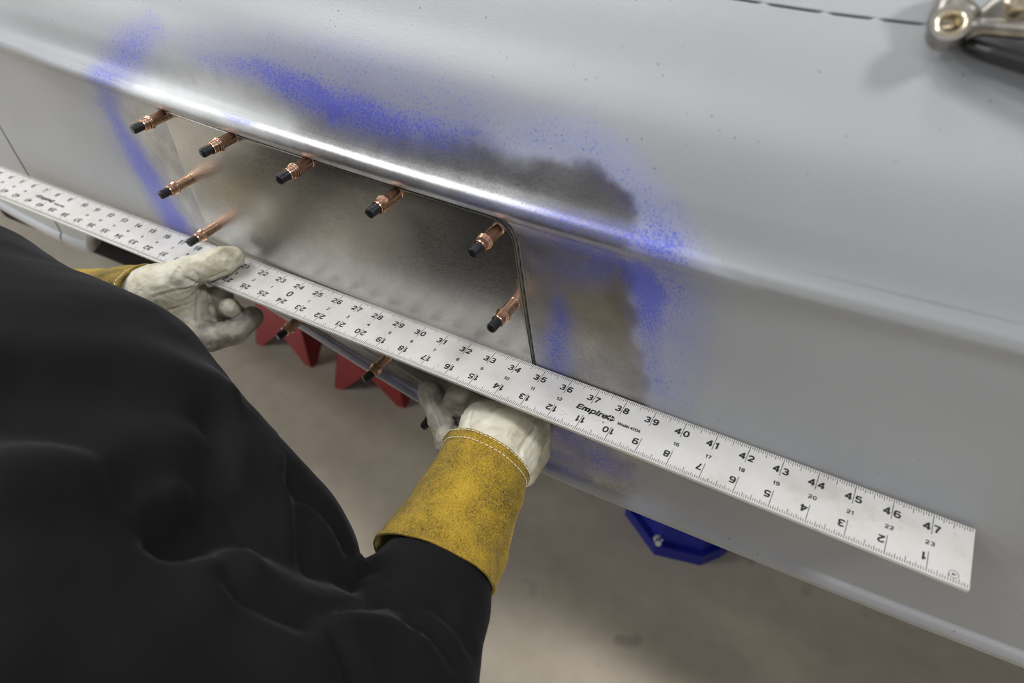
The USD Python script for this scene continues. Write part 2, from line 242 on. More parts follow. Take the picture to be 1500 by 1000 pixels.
def bead(x): return tab(x, [(-1.6, .2), (0, .25), (.2, .45), (.32, .9), (.45, 1), (.85, 1), (.95, .75), (1.05, .4), (1.2, .15), (2.2, .1)])
def section(x):
    """keys (u, Y, Z) of the cross-section at the stations x; u = nominal arc length"""
    x = np.asarray(x, float); zc, zb, b, p = crease_z(x), bottom_z(x), bead(x), plan_y(x)
    o = np.ones_like(x)
    low = zc - .026 - zb - .020          # free height of the flat between lip and bead
    k = [(-.040, .030*o, zb + .012), (-.022, .014*o, zb + .003), (-.012, .005*o, zb), (0, -.0005*o, zb + .003), (.008, -.0030*o, zb + .0105), (.016, -.0014*o, zb + .0170), (.021, .0022*o, zb + .0215),
         (.06, .0025*o, zb + .02 + low*.16), (.16, .001*o, zb + .02 + low*.52), (.25, .0*o, zb + .02 + low*.86), (.285, -.0005*o, zb + .02 + low),
         (.297, -.0035*b, zc - .0135 + 0*o), (.304, -.0088*b, zc - .0075), (.312, -.0122*b - .0010*(1-b), zc - .0005), (.3185, -.0108*b - .0005*(1-b), zc + .0052), (.325, -.0060*b + .0008*(1-b), zc + .0098 + .001*(1-b)), (.334, -.0018*b + .0030*(1-b), zc + .0172 + .001*(1-b)),
         (.36, .0030*b + .0095*(1-b), zc + .0425), (.395, .0130*b + .020*(1-b), zc + .0755), (.43, .036*o, zc + .106), (.465, .0565*o, zc + .1345), (.505, .085*o, zc + .162), (.56, .133*o, zc + .189), (.64, .208*o, zc + .214), (.78, .345*o, zc + .236), (1.2, .76*o, zc + .262)]
    u = np.array([q[0] for q in k]); Y = np.stack([q[1] for q in k]) + p[None]; Z = np.stack([q[2] for q in k])
    return u, Y, Z
def surf(x, u):
    """points of the body: x (n,), u (m,) -> (m, n, 3)"""
    ku, Y, Z = section(x)
    y = PI_(ku, Y, axis=0)(u); z = PI_(ku, Z, axis=0)(u)
    return np.stack([np.broadcast_to(x, y.shape), y, z], -1)
# marks on the body: (x along car, u along the section, half width, strength)
BLUE = {
    'A': [(0.49, 0.3795, 0.0109, 0.5), (0.452, 0.3555, 0.0126, 0.7), (0.416, 0.3315, 0.0138, 0.75), (0.38, 0.294, 0.0125, 0.75), (0.366, 0.2625, 0.0129, 0.75), (0.376, 0.222, 0.0154, 0.95), (0.384, 0.1635, 0.0189, 1.05), (0.392, 0.1065, 0.0187, 1.05), (0.402, 0.0345, 0.021, 1.05), (0.43, 0.0045, 0.0211, 0.95)],
    'A3': [(0.392, 0.2445, 0.0086, 0.2), (0.41, 0.195, 0.0146, 0.35), (0.41, 0.1185, 0.0153, 0.4), (0.418, 0.0525, 0.0143, 0.35)],
    'A2': [(0.472, 0.372, 0.0185, 0.2), (0.524, 0.378, 0.0107, 0.25), (0.582, 0.381, 0.0114, 0.3)],
    'B': [(0.498, 0.3705, 0.0085, 0.12), (0.546, 0.366, 0.0094, 0.35), (0.58, 0.3675, 0.0081, 0.55), (0.622, 0.369, 0.0095, 0.75), (0.658, 0.363, 0.011, 0.9), (0.694, 0.357, 0.0119, 1.0), (0.728, 0.357, 0.0126, 0.9), (0.76, 0.354, 0.0114, 0.95), (0.798, 0.357, 0.011, 0.75), (0.834, 0.3615, 0.0126, 0.5), (0.872, 0.3615, 0.0132, 0.3), (0.908, 0.369, 0.0136, 0.3), (0.938, 0.3585, 0.0107, 0.35), (0.966, 0.3375, 0.0108, 0.5), (0.982, 0.321, 0.0108, 0.75), (0.99, 0.3135, 0.0081, 0.5)],
    'M1': [(0.558, 0.378, 0.0174, 0.2), (0.638, 0.3825, 0.0197, 0.32), (0.722, 0.378, 0.0238, 0.38), (0.798, 0.3735, 0.0226, 0.38), (0.856, 0.369, 0.0198, 0.34), (0.906, 0.3735, 0.0172, 0.34), (0.936, 0.3675, 0.0142, 0.38), (0.97, 0.3405, 0.0143, 0.42), (0.994, 0.318, 0.0116, 0.38)],
    'M2': [(0.976, 0.297, 0.0187, 0.5), (0.992, 0.276, 0.0219, 0.42), (0.996, 0.225, 0.0224, 0.36), (0.998, 0.1725, 0.0196, 0.25)],
    'M3': [(0.412, 0.33, 0.0237, 0.3), (0.482, 0.3735, 0.0183, 0.3), (0.356, 0.2655, 0.0216, 0.3), (0.352, 0.1815, 0.0228, 0.3)],
    'B2': [(0.722, 0.3705, 0.0157, 0.3), (0.786, 0.366, 0.015, 0.28), (0.844, 0.3675, 0.0143, 0.2)],
    'C': [(0.948, 0.2925, 0.0043, 1.0), (0.962, 0.2865, 0.0106, 1.1), (0.972, 0.2745, 0.0116, 1.0), (0.974, 0.2505, 0.011, 0.75), (0.98, 0.219, 0.0094, 0.6), (0.988, 0.183, 0.0086, 0.5)],
    'C2': [(0.982, 0.294, 0.014, 0.6), (0.988, 0.2685, 0.0164, 0.5), (0.996, 0.225, 0.0153, 0.38), (0.998, 0.18, 0.014, 0.3)],
    'D': [(0.75, 0.3105, 0.0043, 0.2), (0.802, 0.312, 0.0041, 0.3), (0.852, 0.3135, 0.006, 0.45), (0.89, 0.318, 0.0067, 0.55), (0.922, 0.3195, 0.0075, 0.65), (0.956, 0.321, 0.0082, 0.8), (0.982, 0.3165, 0.009, 0.8)],
    'E': [(0.876, 0.2895, 0.0082, 0.55), (0.908, 0.2925, 0.0099, 0.7), (0.94, 0.294, 0.0096, 0.9), (0.924, 0.2745, 0.0131, 0.65), (0.89, 0.2655, 0.0146, 0.5)],
    'E2': [(0.884, 0.273, 0.0073, 0.25), (0.898, 0.246, 0.0075, 0.5), (0.902, 0.2205, 0.0088, 0.75), (0.898, 0.189, 0.0103, 0.75), (0.896, 0.144, 0.0108, 0.6)],
    'F': [(0.908, 0.072, 0.0154, 0.6), (0.938, 0.057, 0.0167, 0.65), (0.966, 0.0525, 0.0139, 0.5), (0.888, 0.0345, 0.0068, 0.5)],
    'G': [(0.566, 0.009, 0.0054, 0.35), (0.67, 0.0135, 0.0052, 0.35), (0.758, 0.0165, 0.0058, 0.5), (0.842, 0.0165, 0.0063, 0.55), (0.932, 0.024, 0.0053, 0.5)],
    'H': [(0.566, 0.3225, 0.0018, 0.3), (0.59, 0.321, 0.0024, 0.6), (0.61, 0.3225, 0.0018, 0.4)],
}
STAIN = [
    [(0.926, 0.339, 0.0185, 0.5), (0.934, 0.3555, 0.0162, 0.8), (0.948, 0.3435, 0.0118, 0.7)],
    [(0.946, 0.27, 0.0149, 0.35), (0.954, 0.246, 0.0174, 0.6), (0.948, 0.219, 0.0213, 0.45), (0.974, 0.1995, 0.0128, 0.4)],
    [(0.908, 0.237, 0.0214, 0.35), (0.876, 0.201, 0.0229, 0.3)],
    [(0.684, 0.348, 0.0164, 0.25)],
    [(0.97, 0.1665, 0.0335, 0.5)],
]
FEATHER = [
    [(0.746, 0.351, 0.0063, 0.35), (0.798, 0.354, 0.007, 0.5), (0.834, 0.3525, 0.0098, 0.85), (0.872, 0.36, 0.0113, 0.85), (0.906, 0.3735, 0.0108, 0.75), (0.936, 0.369, 0.0098, 0.7), (0.962, 0.348, 0.0098, 0.75), (0.98, 0.3285, 0.0107, 0.8)],
    [(0.978, 0.276, 0.0125, 0.45), (0.984, 0.234, 0.0142, 0.4), (0.994, 0.1875, 0.0128, 0.3)],
    [(0.988, 0.0165, 0.0103, 0.7), (1.004, 0.021, 0.0102, 0.5)],
    [(0.994, 0.3225, 0.0053, 0.7), (1.024, 0.312, 0.0026, 0.7), (1.044, 0.309, 0.0017, 0.4)],
]
BARE = [(0.436, 0.318), (0.442, 0.33), (0.484, 0.3375), (0.552, 0.354), (0.594, 0.3555), (0.634, 0.3495), (0.674, 0.3435), (0.714, 0.3435), (0.754, 0.3465), (0.792, 0.3495), (0.814, 0.357), (0.828, 0.3645), (0.842, 0.36), (0.856, 0.354), (0.872, 0.3525), (0.898, 0.36), (0.918, 0.3645), (0.938, 0.3585), (0.95, 0.351), (0.956, 0.342), (0.96, 0.3255), (0.956, 0.3165), (0.952, 0.297), (0.954, 0.2865), (0.96, 0.2835), (0.962, 0.27), (0.958, 0.2595), (0.964, 0.2535), (0.964, 0.24), (0.962, 0.2235), (0.972, 0.2145), (0.976, 0.198), (0.982, 0.171), (0.986, 0.1185), (0.984, 0.0645), (0.98, 0.0315), (0.968, 0.0165), (0.934, 0.0195), (0.888, 0.0195), (0.808, 0.0075), (0.724, 0.012), (0.632, 0.006), (0.566, 0.0045), (0.548, 0.0165), (0.518, 0.012), (0.43, 0.0045), (0.426, 0.0585), (0.422, 0.138), (0.406, 0.2115), (0.396, 0.252), (0.394, 0.2865)]
HAZE = [(0.44, 0.3135), (0.448, 0.3285), (0.49, 0.3435), (0.56, 0.354), (0.618, 0.3495), (0.654, 0.3405), (0.648, 0.3255), (0.578, 0.3165), (0.506, 0.315), (0.452, 0.309)]
SMOOTH = [(0.43, 0.33), (0.446, 0.3465), (0.468, 0.3585), (0.472, 0.354), (0.452, 0.333), (0.444, 0.321)]
# ------------------------------------------------------------------ the workshop floor
fl = trimesh.creation.box((9, 9, .1)); fl.apply_translation((.8, .6, -.05))
meta(part('floor', fl, M_floor, smooth=False), 'mottled grey brown concrete workshop floor', kind='structure')

# ------------------------------------------------------------------ the car: one body side with a bead, a rolled lip and a wheel opening
def span(a, b, h): return np.linspace(a, b, max(2, int(round((b - a) / h)) + 1))[:-1]
XS = np.concatenate([span(-1.6, -.3, .02), span(-.3, .03, .004), span(.03, .06, .0008), span(.06, .40, .0025), span(.40, .93, .00125), span(.93, 1.25, .002), span(1.25, 2.2, .02), [2.2]])
US = np.concatenate([span(-.04, .0, .003), span(.0, .34, .00125), span(.34, .47, .0022), span(.47, .479, .0003), span(.479, .485, .001), span(.485, .56, .004), span(.56, 1.2, .03), [1.2]])
P = surf(XS, US)
GX, GU = np.broadcast_to(XS, P.shape[:2]), np.broadcast_to(US[:, None], P.shape[:2])
# outline of the sheet let into the body, in x and z on the flat of the panel
def patch_outline():
    zs = np.array([.150, .130, .095, .062, .006, -.11]); xr = np.array([.858, .8605, .864, .867, .873, .886])
    xl = np.linspace(.468, .858, 40); top = [(x, float(crease_z(x)) - .0150) for x in xl]
    right = [(float(np.interp(-z, -zs, xr)), z) for z in np.linspace(.142, -.11, 30)]
    bot = [(x, float(bottom_z(x)) + .040) for x in np.linspace(.886, .55, 30)]
    p = Polygon(top + right + bot + [(.535, -.035), (.462, .0)])
    p = p.buffer(-.004).buffer(.004)
    q = p.buffer(-.022, quad_segs=16).buffer(.022, quad_segs=16)               # rounded corners, only at the top right
    keep = shapely.box(.3, -.2, .80, .3)
    return p.intersection(keep).union(q.difference(keep)).buffer(.0002).simplify(.0002)
PATCH = patch_outline()
ring = np.array([PATCH.exterior.interpolate(t).coords[0] for t in np.arange(0, PATCH.exterior.length, .0006)])
near = (GX > .4) & (GX < .93) & (GU < .31)
d = np.full(P.shape[:2], 9.); q = np.stack([P[..., 0][near], P[..., 2][near]], 1)
dd = cKDTree(ring).query(q)[0]; dd[shapely.contains_xy(PATCH, q[:, 0], q[:, 1])] *= -1; d[near] = dd
open_edge = np.clip((P[..., 2] - .155 + (GX - .468) * .08) / .004 + 3, 0, 1); open_edge = np.maximum(open_edge, np.clip((GX - .62) / .05, 0, 1))   # the left edge is lapped tight
topside = np.clip((P[..., 2] - crease_z(GX) + .024) / .006, 0, 1)
groove = np.exp(-((d - .0009 - .0010 * topside) / (.0011 + .0010 * topside)) ** 2) * open_edge
P[..., 1] += .0045 * groove + .0008 * (d < 0)
# the seam along the deck with tack welds, and the gap at the left
dash = np.ones_like(GX)
for x0 in (.905, .952, .9985, 1.0327, 1.0595, 1.085, 1.12): dash *= 1 - np.exp(-((GX - x0) / .0028) ** 2)
seam = np.exp(-((GU - .4745) / .00055) ** 2) * dash
P[..., 1] += .0012 * seam; P[..., 2] -= .0012 * seam
door = np.exp(-((GX - .045 - (.30 - GU) * 0) / .0016) ** 2) * (GU < .30)
P[..., 1] += .005 * door
P[..., 1] += .0010 * (meshkit.fbm(np.stack([GX * 7, GU * 7, 0 * GX], -1), 3, 5) - .5) * (GU > .33)

def stroke_mask(strokes):
    out = np.zeros(P.shape[:2])
    for s in strokes:
        s = np.array(s, float)
        if len(s) == 1: s = np.vstack([s, s + [1e-4, 0, 0, 0]])
        for a, b in zip(s[:-1], s[1:]):
            m = 3.6 * max(a[2], b[2]); k = (GX > min(a[0], b[0]) - m) & (GX < max(a[0], b[0]) + m) & (GU > min(a[1], b[1]) - m) & (GU < max(a[1], b[1]) + m)
            v = b[:2] - a[:2]; px, pu = GX[k] - a[0], GU[k] - a[1]; t = np.clip((px * v[0] + pu * v[1]) / max(v @ v, 1e-12), 0, 1)
            r = np.hypot(px - t * v[0], pu - t * v[1]); w = (a[2] + (b[2] - a[2]) * t) * 1.45
            out[k] = np.maximum(out[k], (a[3] + (b[3] - a[3]) * t) * np.exp(-(r / w) ** 2 * .75))
    return out
def area_mask(poly, soft, wob, seed, crisp=None):
    p = Polygon(poly).buffer(0); bx = p.bounds; m = soft * 3 + wob
    k = (GX > bx[0] - m) & (GX < bx[2] + m) & (GU > bx[1] - m) & (GU < bx[3] + m); q = np.stack([GX[k], GU[k]], 1)
    L = p.exterior; rg = np.array([L.interpolate(t).coords[0] for t in np.arange(0, L.length, .002)])
    dd = cKDTree(rg).query(q)[0]; dd[~shapely.contains_xy(p, q[:, 0], q[:, 1])] *= -1
    dd += wob * (meshkit.fbm(np.stack([q[:, 0] * 90, q[:, 1] * 90, 0 * q[:, 0]], -1), 3, seed) - .5) * 2
    if crisp: soft = np.interp(q[:, 0], [.80, .90], [soft, crisp])
    o = np.zeros(P.shape[:2]); t = np.clip(dd / soft * .5 + .5, 0, 1); o[k] = t * t * (3 - 2 * t); return o
blue = stroke_mask(BLUE.values()); feather = stroke_mask(FEATHER); stain = stroke_mask(STAIN)
bare = area_mask(BARE, .016, .005, 3, .0045) * (1 - .8 * area_mask(SMOOTH, .012, .002, 4)); haze = area_mask(HAZE, .030, .006, 6)
mott = meshkit.fbm(np.stack([GX * 40, GU * 40, 0 * GX], -1), 4, 9)
blue = np.clip(blue * (.75 + .5 * mott), 0, 1.1); stain = np.clip(stain * (.4 + 1.2 * mott), 0, 1)
gap = np.clip(np.maximum.reduce([groove * 1.2, seam * .95, door * .9]), 0, 1)
car = thing('car', 'grey primered car body side with blue dye and bare metal around a patch', 'car')
v, f = grid_mesh(P); v = v + [0, 0, HZ]
part('body_panel', (v, f), M_body, car, smooth=True, colors={'paint': np.stack([blue, bare, feather], -1).reshape(-1, 3), 'wear': np.stack([stain, haze, gap], -1).reshape(-1, 3)})
pan = trimesh.creation.box((3.4, .9, .03)); pan.apply_translation((.3, .66, HZ - .045)); part('floor_pan', pan, M_under, car, smooth=False, label='black undercoated floor pan')
inner = manifold3d.Manifold.batch_hull([manifold3d.Manifold.sphere(.02, 16).translate(c) for c in [(-.2, .075, .475), (-.2, .075, .62), (.15, .075, .48), (.24, .075, .52), (.36, .075, .62), (-.2, .22, .475), (.15, .22, .48), (.33, .22, .6), (.33, .22, .63), (-.2, .22, .62)]])
part('wheel_housing', inner, M_under, car, label='black inner wheel housing')

# ------------------------------------------------------------------ the steel sheet held in the opening, and its twelve spring pins
def panel_y(x, z):
    k = np.arange(.0, .30, .002); s = surf(np.atleast_1d(float(x)), k)[:, 0]; return float(np.interp(z, s[:, 2], s[:, 1]))
def patch_mesh(th=.0010, lift=.0004):
    t = trimesh.Trimesh(*trimesh.creation.triangulate_polygon(PATCH, engine='earcut'), process=False)
    xs = np.arange(.45, .90, .003); zs = np.arange(-.16, .18, .003); XX, ZZ = np.meshgrid(xs, zs); ins = shapely.contains_xy(PATCH.buffer(-.0012), XX, ZZ)
    rim = ring[::2]; from scipy.spatial import Delaunay
    inner_rim = np.array([PATCH.buffer(-.0006).exterior.interpolate(s).coords[0] for s in np.arange(0, PATCH.length, .0012)])
    pts = np.vstack([np.stack([XX[ins], ZZ[ins]], 1), inner_rim, rim]); tri = Delaunay(pts).simplices
    cen = pts[tri].mean(1); tri = tri[shapely.contains_xy(PATCH.buffer(.0001), cen[:, 0], cen[:, 1])]
    cr = np.cross(pts[tri[:, 1]] - pts[tri[:, 0]], pts[tri[:, 2]] - pts[tri[:, 0]]); tri[cr < 0] = tri[cr < 0][:, ::-1]
    gx = np.arange(.44, .90, .01); gy = np.array([[panel_y(x, z) for x in gx] for z in np.arange(-.16, .145, .005)])
    from scipy.interpolate import RegularGridInterpolator as RG
    yy = RG((np.arange(-.16, .145, .005), gx), gy, bounds_error=False, fill_value=None)
    zc = np.minimum(pts[:, 1], .132)
    y = yy(np.stack([zc, pts[:, 0]], 1)) - lift - th
    y = y + .0008 * (meshkit.fbm(np.stack([pts[:, 0] * 14, pts[:, 1] * 14, 0 * y], -1), 3, 12) - .5)
    n = len(pts); front = np.stack([pts[:, 0], y, pts[:, 1]], 1); rs = n - len(rim)
    front[rs:, 1] += .0003                                                    # broken edge
    back = front[rs:] + [0, th + .0004, 0]; m = len(rim); i = np.arange(m); j = (i + 1) % m
    side = np.concatenate([np.stack([rs + i, n + i, rs + j], 1), np.stack([rs + j, n + i, n + j], 1)])
    return trimesh.Trimesh(np.vstack([front, back]), np.vstack([tri, side]), process=False), yy
pm, patch_y = patch_mesh()
sheet = thing('patch_panel', 'bare steel sheet pinned into the lower body side above the straightedge', 'metal panel')
part('sheet', up_(pm), M_patch, sheet, smooth=25)
def pin_parts():
    body = lathe([(0, 0), (.0052, 0), (.0055, .0006), (.0055, .0008), (.0052, .0012), (.0052, .0168), (.0054, .0172), (.0066, .0176), (.0068, .0184), (.0066, .0192), (.0056, .0198), (.0055, .0204), (.0061, .0208), (.0061, .0213), (.0053, .0218), (.0052, .0262), (.0055, .0268), (.0053, .0274), (.0047, .0276), (0, .0276)], 40)
    plug = lathe([(.0043, .0270), (.0043, .0362), (.0041, .0370), (.0035, .0375), (.0020, .0377), (0, .0377)], 32)
    slot = join([rbox(.0016, .0010, .007, .0004).apply_translation((0, .0052, .0235)), rbox(.0016, .0010, .007, .0004).apply_translation((0, -.0052, .0235))])
    return body, plug, slot
PINS = [((.472, .1505), 'first spring pin of the top row, at the sheet corner furthest left'), ((.5675, .1490), 'second spring pin from the left in the top row'), ((.6595, .1460), 'middle spring pin of the five in the top row'), ((.7535, .1400), 'fourth spring pin from the left in the top row'),
        ((.848, .1330), 'spring pin at the rounded upper right corner of the sheet'), ((.8590, .0640), 'spring pin on the right edge of the sheet just above the straightedge'), ((.4690, .0800), 'spring pin halfway down the left edge of the sheet'), ((.4815, .0260), 'spring pin above the thumb of the left glove'),
        ((.579, -.0640), 'spring pin under the straightedge in front of the red stands'), ((.698, -.0720), 'spring pin under the straightedge left of the right glove'), ((.7655, -.1080), 'spring pin almost hidden behind the right glove fingers'), ((.8800, -.1050), 'spring pin right of the yellow cuff below the straightedge')]
bm_, pl_, sl_ = pin_parts(); proto = None
for (x, z), lab in PINS:
    y = float(patch_y([[min(z, .132), x]])[0]) - .0012
    o = thing('cleco_pin', 'copper and black ' + lab, 'spring pin', group='copper clamping pins on the patch')
    o.GetAttribute('xformOp:translate').Set(Gf.Vec3d(x, y, z + HZ)); 
    if proto is None:
        R = lambda m: place(m, (0, 0, 0), (0, -1, 0))
        b_ = part('barrel', R(bm_), M_copper, o, smooth=35, label='copper barrel'); part('plunger', R(pl_), M_black, o, smooth=35, label='black plunger'); part('crimp', R(sl_), M_copper, o, smooth=35)
        proto = o
    else:
        o.GetReferences().AddInternalReference(proto.GetPath()); o.SetInstanceable(True)

# ------------------------------------------------------------------ the straightedge, lying level with its back edge on the body
IN = .0254; W = .0508; TH = .0030
rule = thing('straightedge', 'long aluminium straightedge with black inch marks held against the car', 'ruler', (0, 0, HZ))
def blade():
    prof = [(-W, -TH), (-W, -.0005), (-W + .0005, 0), (-.0005, 0), (0, -.0005), (0, -TH)]
    v = np.array([(x, y, z) for x in (.0, .0004, 48 * IN - .0004, 48 * IN) for y, z in prof]); v[:6, 1:] = (v[:6, 1:] - [-W / 2, -TH / 2]) * [.985, .8] + [-W / 2, -TH / 2]; v[-6:, 1:] = (v[-6:, 1:] - [-W / 2, -TH / 2]) * [.985, .8] + [-W / 2, -TH / 2]
    f = []
    for s in range(3):
        for i in range(6):
            a, b = s * 6 + i, s * 6 + (i + 1) % 6; f += [(a, b, b + 6), (a, b + 6, a + 6)]
    for i in range(1, 5): f += [(0, i + 1, i), (18, 18 + i, 18 + i + 1)]
    m = trimesh.Trimesh(v, f, process=False); m.fix_normals(); return m
part('blade', blade(), M_ruler, rule, smooth=False)
IH = .00012
def tick(x, y0, y1, w=.00038): return trimesh.creation.box(extents=(w, abs(y1 - y0), IH)).apply_translation((x, (y0 + y1) / 2, IH / 2))
tk = []
for i in range(48 * 16):
    if i % 16 == 0 and i: continue
    if i == 0: continue
    L = .0066 if i % 8 == 0 else .0050 if i % 4 == 0 else .0041 if i % 2 == 0 else .0034
    x = i * IN / 16; tk += [tick(x, -.0008, -L), tick(x, -W + .0008, -W + L)]
part('tick_marks', join(tk), M_ink, rule, smooth=False, kind='stuff')
def stroke_digit(c):
    """a bold wide numeral of height 1, its outline from thick pen strokes"""
    arc = lambda cx, cy, rx, ry, a0, a1, n=24: [(cx + rx * abs(math.cos(t)) ** .85 * (1 if math.cos(t) > 0 else -1), cy + ry * abs(math.sin(t)) ** .85 * (1 if math.sin(t) > 0 else -1)) for t in np.radians(np.linspace(a0, a1, n))]
    six = [arc(.38, .32, .27, .23, 0, 360, 40), [(.115, .34), (.12, .55)] + arc(.40, .63, .28, .28, 170, 35)]
    S = {'0': [arc(.38, .5, .27, .405, 0, 360, 48)], '1': [[(.46, 0), (.46, 1)], [(.46, .86), (.36, .76), (.20, .73)]], '2': [[*arc(.37, .66, .26, .24, 175, -25), (.30, .30), (.10, .095)], [(.04, .095), (.68, .095)]],
         '3': [arc(.36, .70, .25, .205, 160, -90), arc(.36, .295, .28, .205, 90, -165), [(.28, .505), (.40, .505)]], '4': [[(.53, 0), (.53, 1)], [(.53, .93), (.09, .32)], [(.0, .30), (.74, .30)]],
         '5': [[(.66, .905), (.16, .905)], [(.18, .905), (.13, .48)], [(.12, .50), *arc(.37, .33, .28, .24, 140, -165)]], '6': six, '7': [[(.06, .905), (.70, .905)], [(.63, .86), (.40, .45), (.30, 0)]],
         '8': [arc(.38, .715, .235, .19, 0, 360, 40), arc(.38, .29, .275, .20, 0, 360, 40)], '9': [[(.76 - x, 1 - y) for x, y in l] for l in six]}[c]
    g = shapely.union_all([LineString(l).buffer(.105, cap_style='flat' if l[0] != l[-1] else 'round', quad_segs=3) for l in S]); return g.intersection(shapely.box(-.1, 0, .9, 1)).simplify(.008)
cache = {}
def flat(g, h): return join([trimesh.creation.extrude_polygon(affinity.scale(p, h, h, origin=(0, 0)), IH, engine='earcut') for p in getattr(g, 'geoms', [g])])
def word(t, h, gap=.10):
    if (t, h) not in cache:
        x, out = 0., []
        for c in t:
            g = stroke_digit(c); b = g.bounds; out.append(affinity.translate(g, x - b[0], 0)); x += b[2] - b[0] + gap
        m = flat(shapely.union_all(out), h); c = (m.bounds[0] + m.bounds[1]) / 2; m.apply_translation((-c[0], -h / 2, 0)); cache[t, h] = m
    return cache[t, h].copy()
def fat_text(t, h, grow, wide=1.):
    m = meshkit.text_mesh(t, h, IH, True); top = m.triangles[(m.triangles[:, :, 2] > IH * .5).all(1)][:, :, :2]
    g = shapely.union_all([Polygon(x) for x in top if abs(np.cross(x[1] - x[0], x[2] - x[0])) > 1e-14]).buffer(grow * h); g = affinity.scale(g, wide, 1, origin=(0, 0))
    return join([trimesh.creation.extrude_polygon(p, IH, engine='earcut') for p in getattr(g, 'geoms', [g])])
def straddle(t, h, gap):
    if len(t) == 1: w = word(t, h); return w.apply_translation((gap + w.extents[0] / 2, 0, 0))
    a, b = word(t[0], h), word(t[1], h)
    return join([a.apply_translation((-a.extents[0] / 2 - gap, 0, 0)), b.apply_translation((b.extents[0] / 2 + gap, 0, 0))])
lines, ten, low, mid = [], [], [], []
skip_mid = {9, 10, 38, 39}
for n in range(1, 48):
    x = n * IN
    [part('inch_line', tick(x, *q, .00042), M_ink, rule, smooth=False) for q in ((-.0008, -.0185), (-.0335, -W + .0008))]
    part('numeral', straddle(str(n), .0064, .0010).apply_translation((x, -.0128, 0)) if n > 9 else straddle(str(n), .0064, .0010).apply_translation((x - .0068, -.0128, 0)), M_ink, rule, smooth=False)
    m = straddle(str(48 - n), .0064, .0010); m.apply_transform(trimesh.transformations.rotation_matrix(np.pi, (0, 0, 1))); m.apply_translation((x, -W + .0125, 0)); part('numeral', m, M_ink, rule, smooth=False)
    k = abs(n - 24)
    if n not in skip_mid and n != 8: part('numeral', word(str(k), .0080 if k == 0 else .0036, .16).apply_translation((x, -.0262, 0)), M_ink, rule, smooth=False)
def logo(x0, name, size):
    w = fat_text('Empire', size * .86, .035, 1.18); w.vertices[:, 0] += w.vertices[:, 1] * .15; w.apply_translation((x0, -.0282, 0)); parts = [w]; e = w.bounds[1, 0]
    leaf = lambda a, b, s: Polygon([(a + (b - a) * t, s * .0028 * math.sin(math.pi * t) ** .8 + s * .0004) for t in np.linspace(0, 1, 14)])
    for s in (1, -1):
        g = leaf(e - .0012, e + .0062, s)
        g = g.difference(LineString([(e + .0022, -.01), (e + .0022, .01)]).buffer(.0003)).difference(LineString([(e - .006, -.0008), (e + .006, .0012)]).buffer(.0002))
        for gg in getattr(g, 'geoms', [g]): parts.append(trimesh.creation.extrude_polygon(gg, IH, engine='earcut').apply_translation((0, -.0258, 0)))
    rg = Point(e - .001, -.0325).buffer(.0008).difference(Point(e - .001, -.0325).buffer(.0006)); parts.append(trimesh.creation.extrude_polygon(rg, IH, engine='earcut')); parts.append(meshkit.text_mesh('R', .0007, IH).apply_translation((e - .00125, -.0329, 0)))
    part('brand_lettering', join(parts), M_ink, rule, smooth=False)
    t = fat_text('Model 4004', .0029, .03, .84); t.apply_translation((e + .0093, -.0290, 0)); part('model_lettering', t, M_ink, rule, smooth=False)
logo(36.62 * IN, 'Empire', .0060); logo(7.05 * IN, 'Empire', .0060)
rg = Point(47.62 * IN, -W + .0072).buffer(.0030).difference(Point(47.62 * IN, -W + .0072).buffer(.0027)); ring_m = [trimesh.creation.extrude_polygon(rg, IH, engine='earcut'), word('81', .0019).apply_translation((47.62 * IN, -W + .0072, 0))]
part('stamp', join(ring_m), M_ink, rule, smooth=False, label='small printed circle at the end')
a = np.linspace(-2.6, -.35, 24); part('scratch', tube(np.stack([42.65 * IN + .0105 * np.cos(a), -.0015 + .0085 * np.sin(a), np.full(24, .00002)], 1), .0001, 4), M_zinc, rule)
for q in ([(36.25, -37.5), (36.38, -36.8), (36.42, -38.0), (36.55, -38.6), (36.40, -39.6)], [(36.30, -41.0), (36.44, -41.6), (36.38, -42.6)]):
    part('scratch', tube([(x * IN, y * .001, .00002) for x, y in q], .00028, 4), plain('scratch_light', (.42, .43, .46), .5, .3) if 'sl' not in globals() else sl, rule); sl = UsdShade.Material.Get(stage, '/World/Looks/scratch_light')

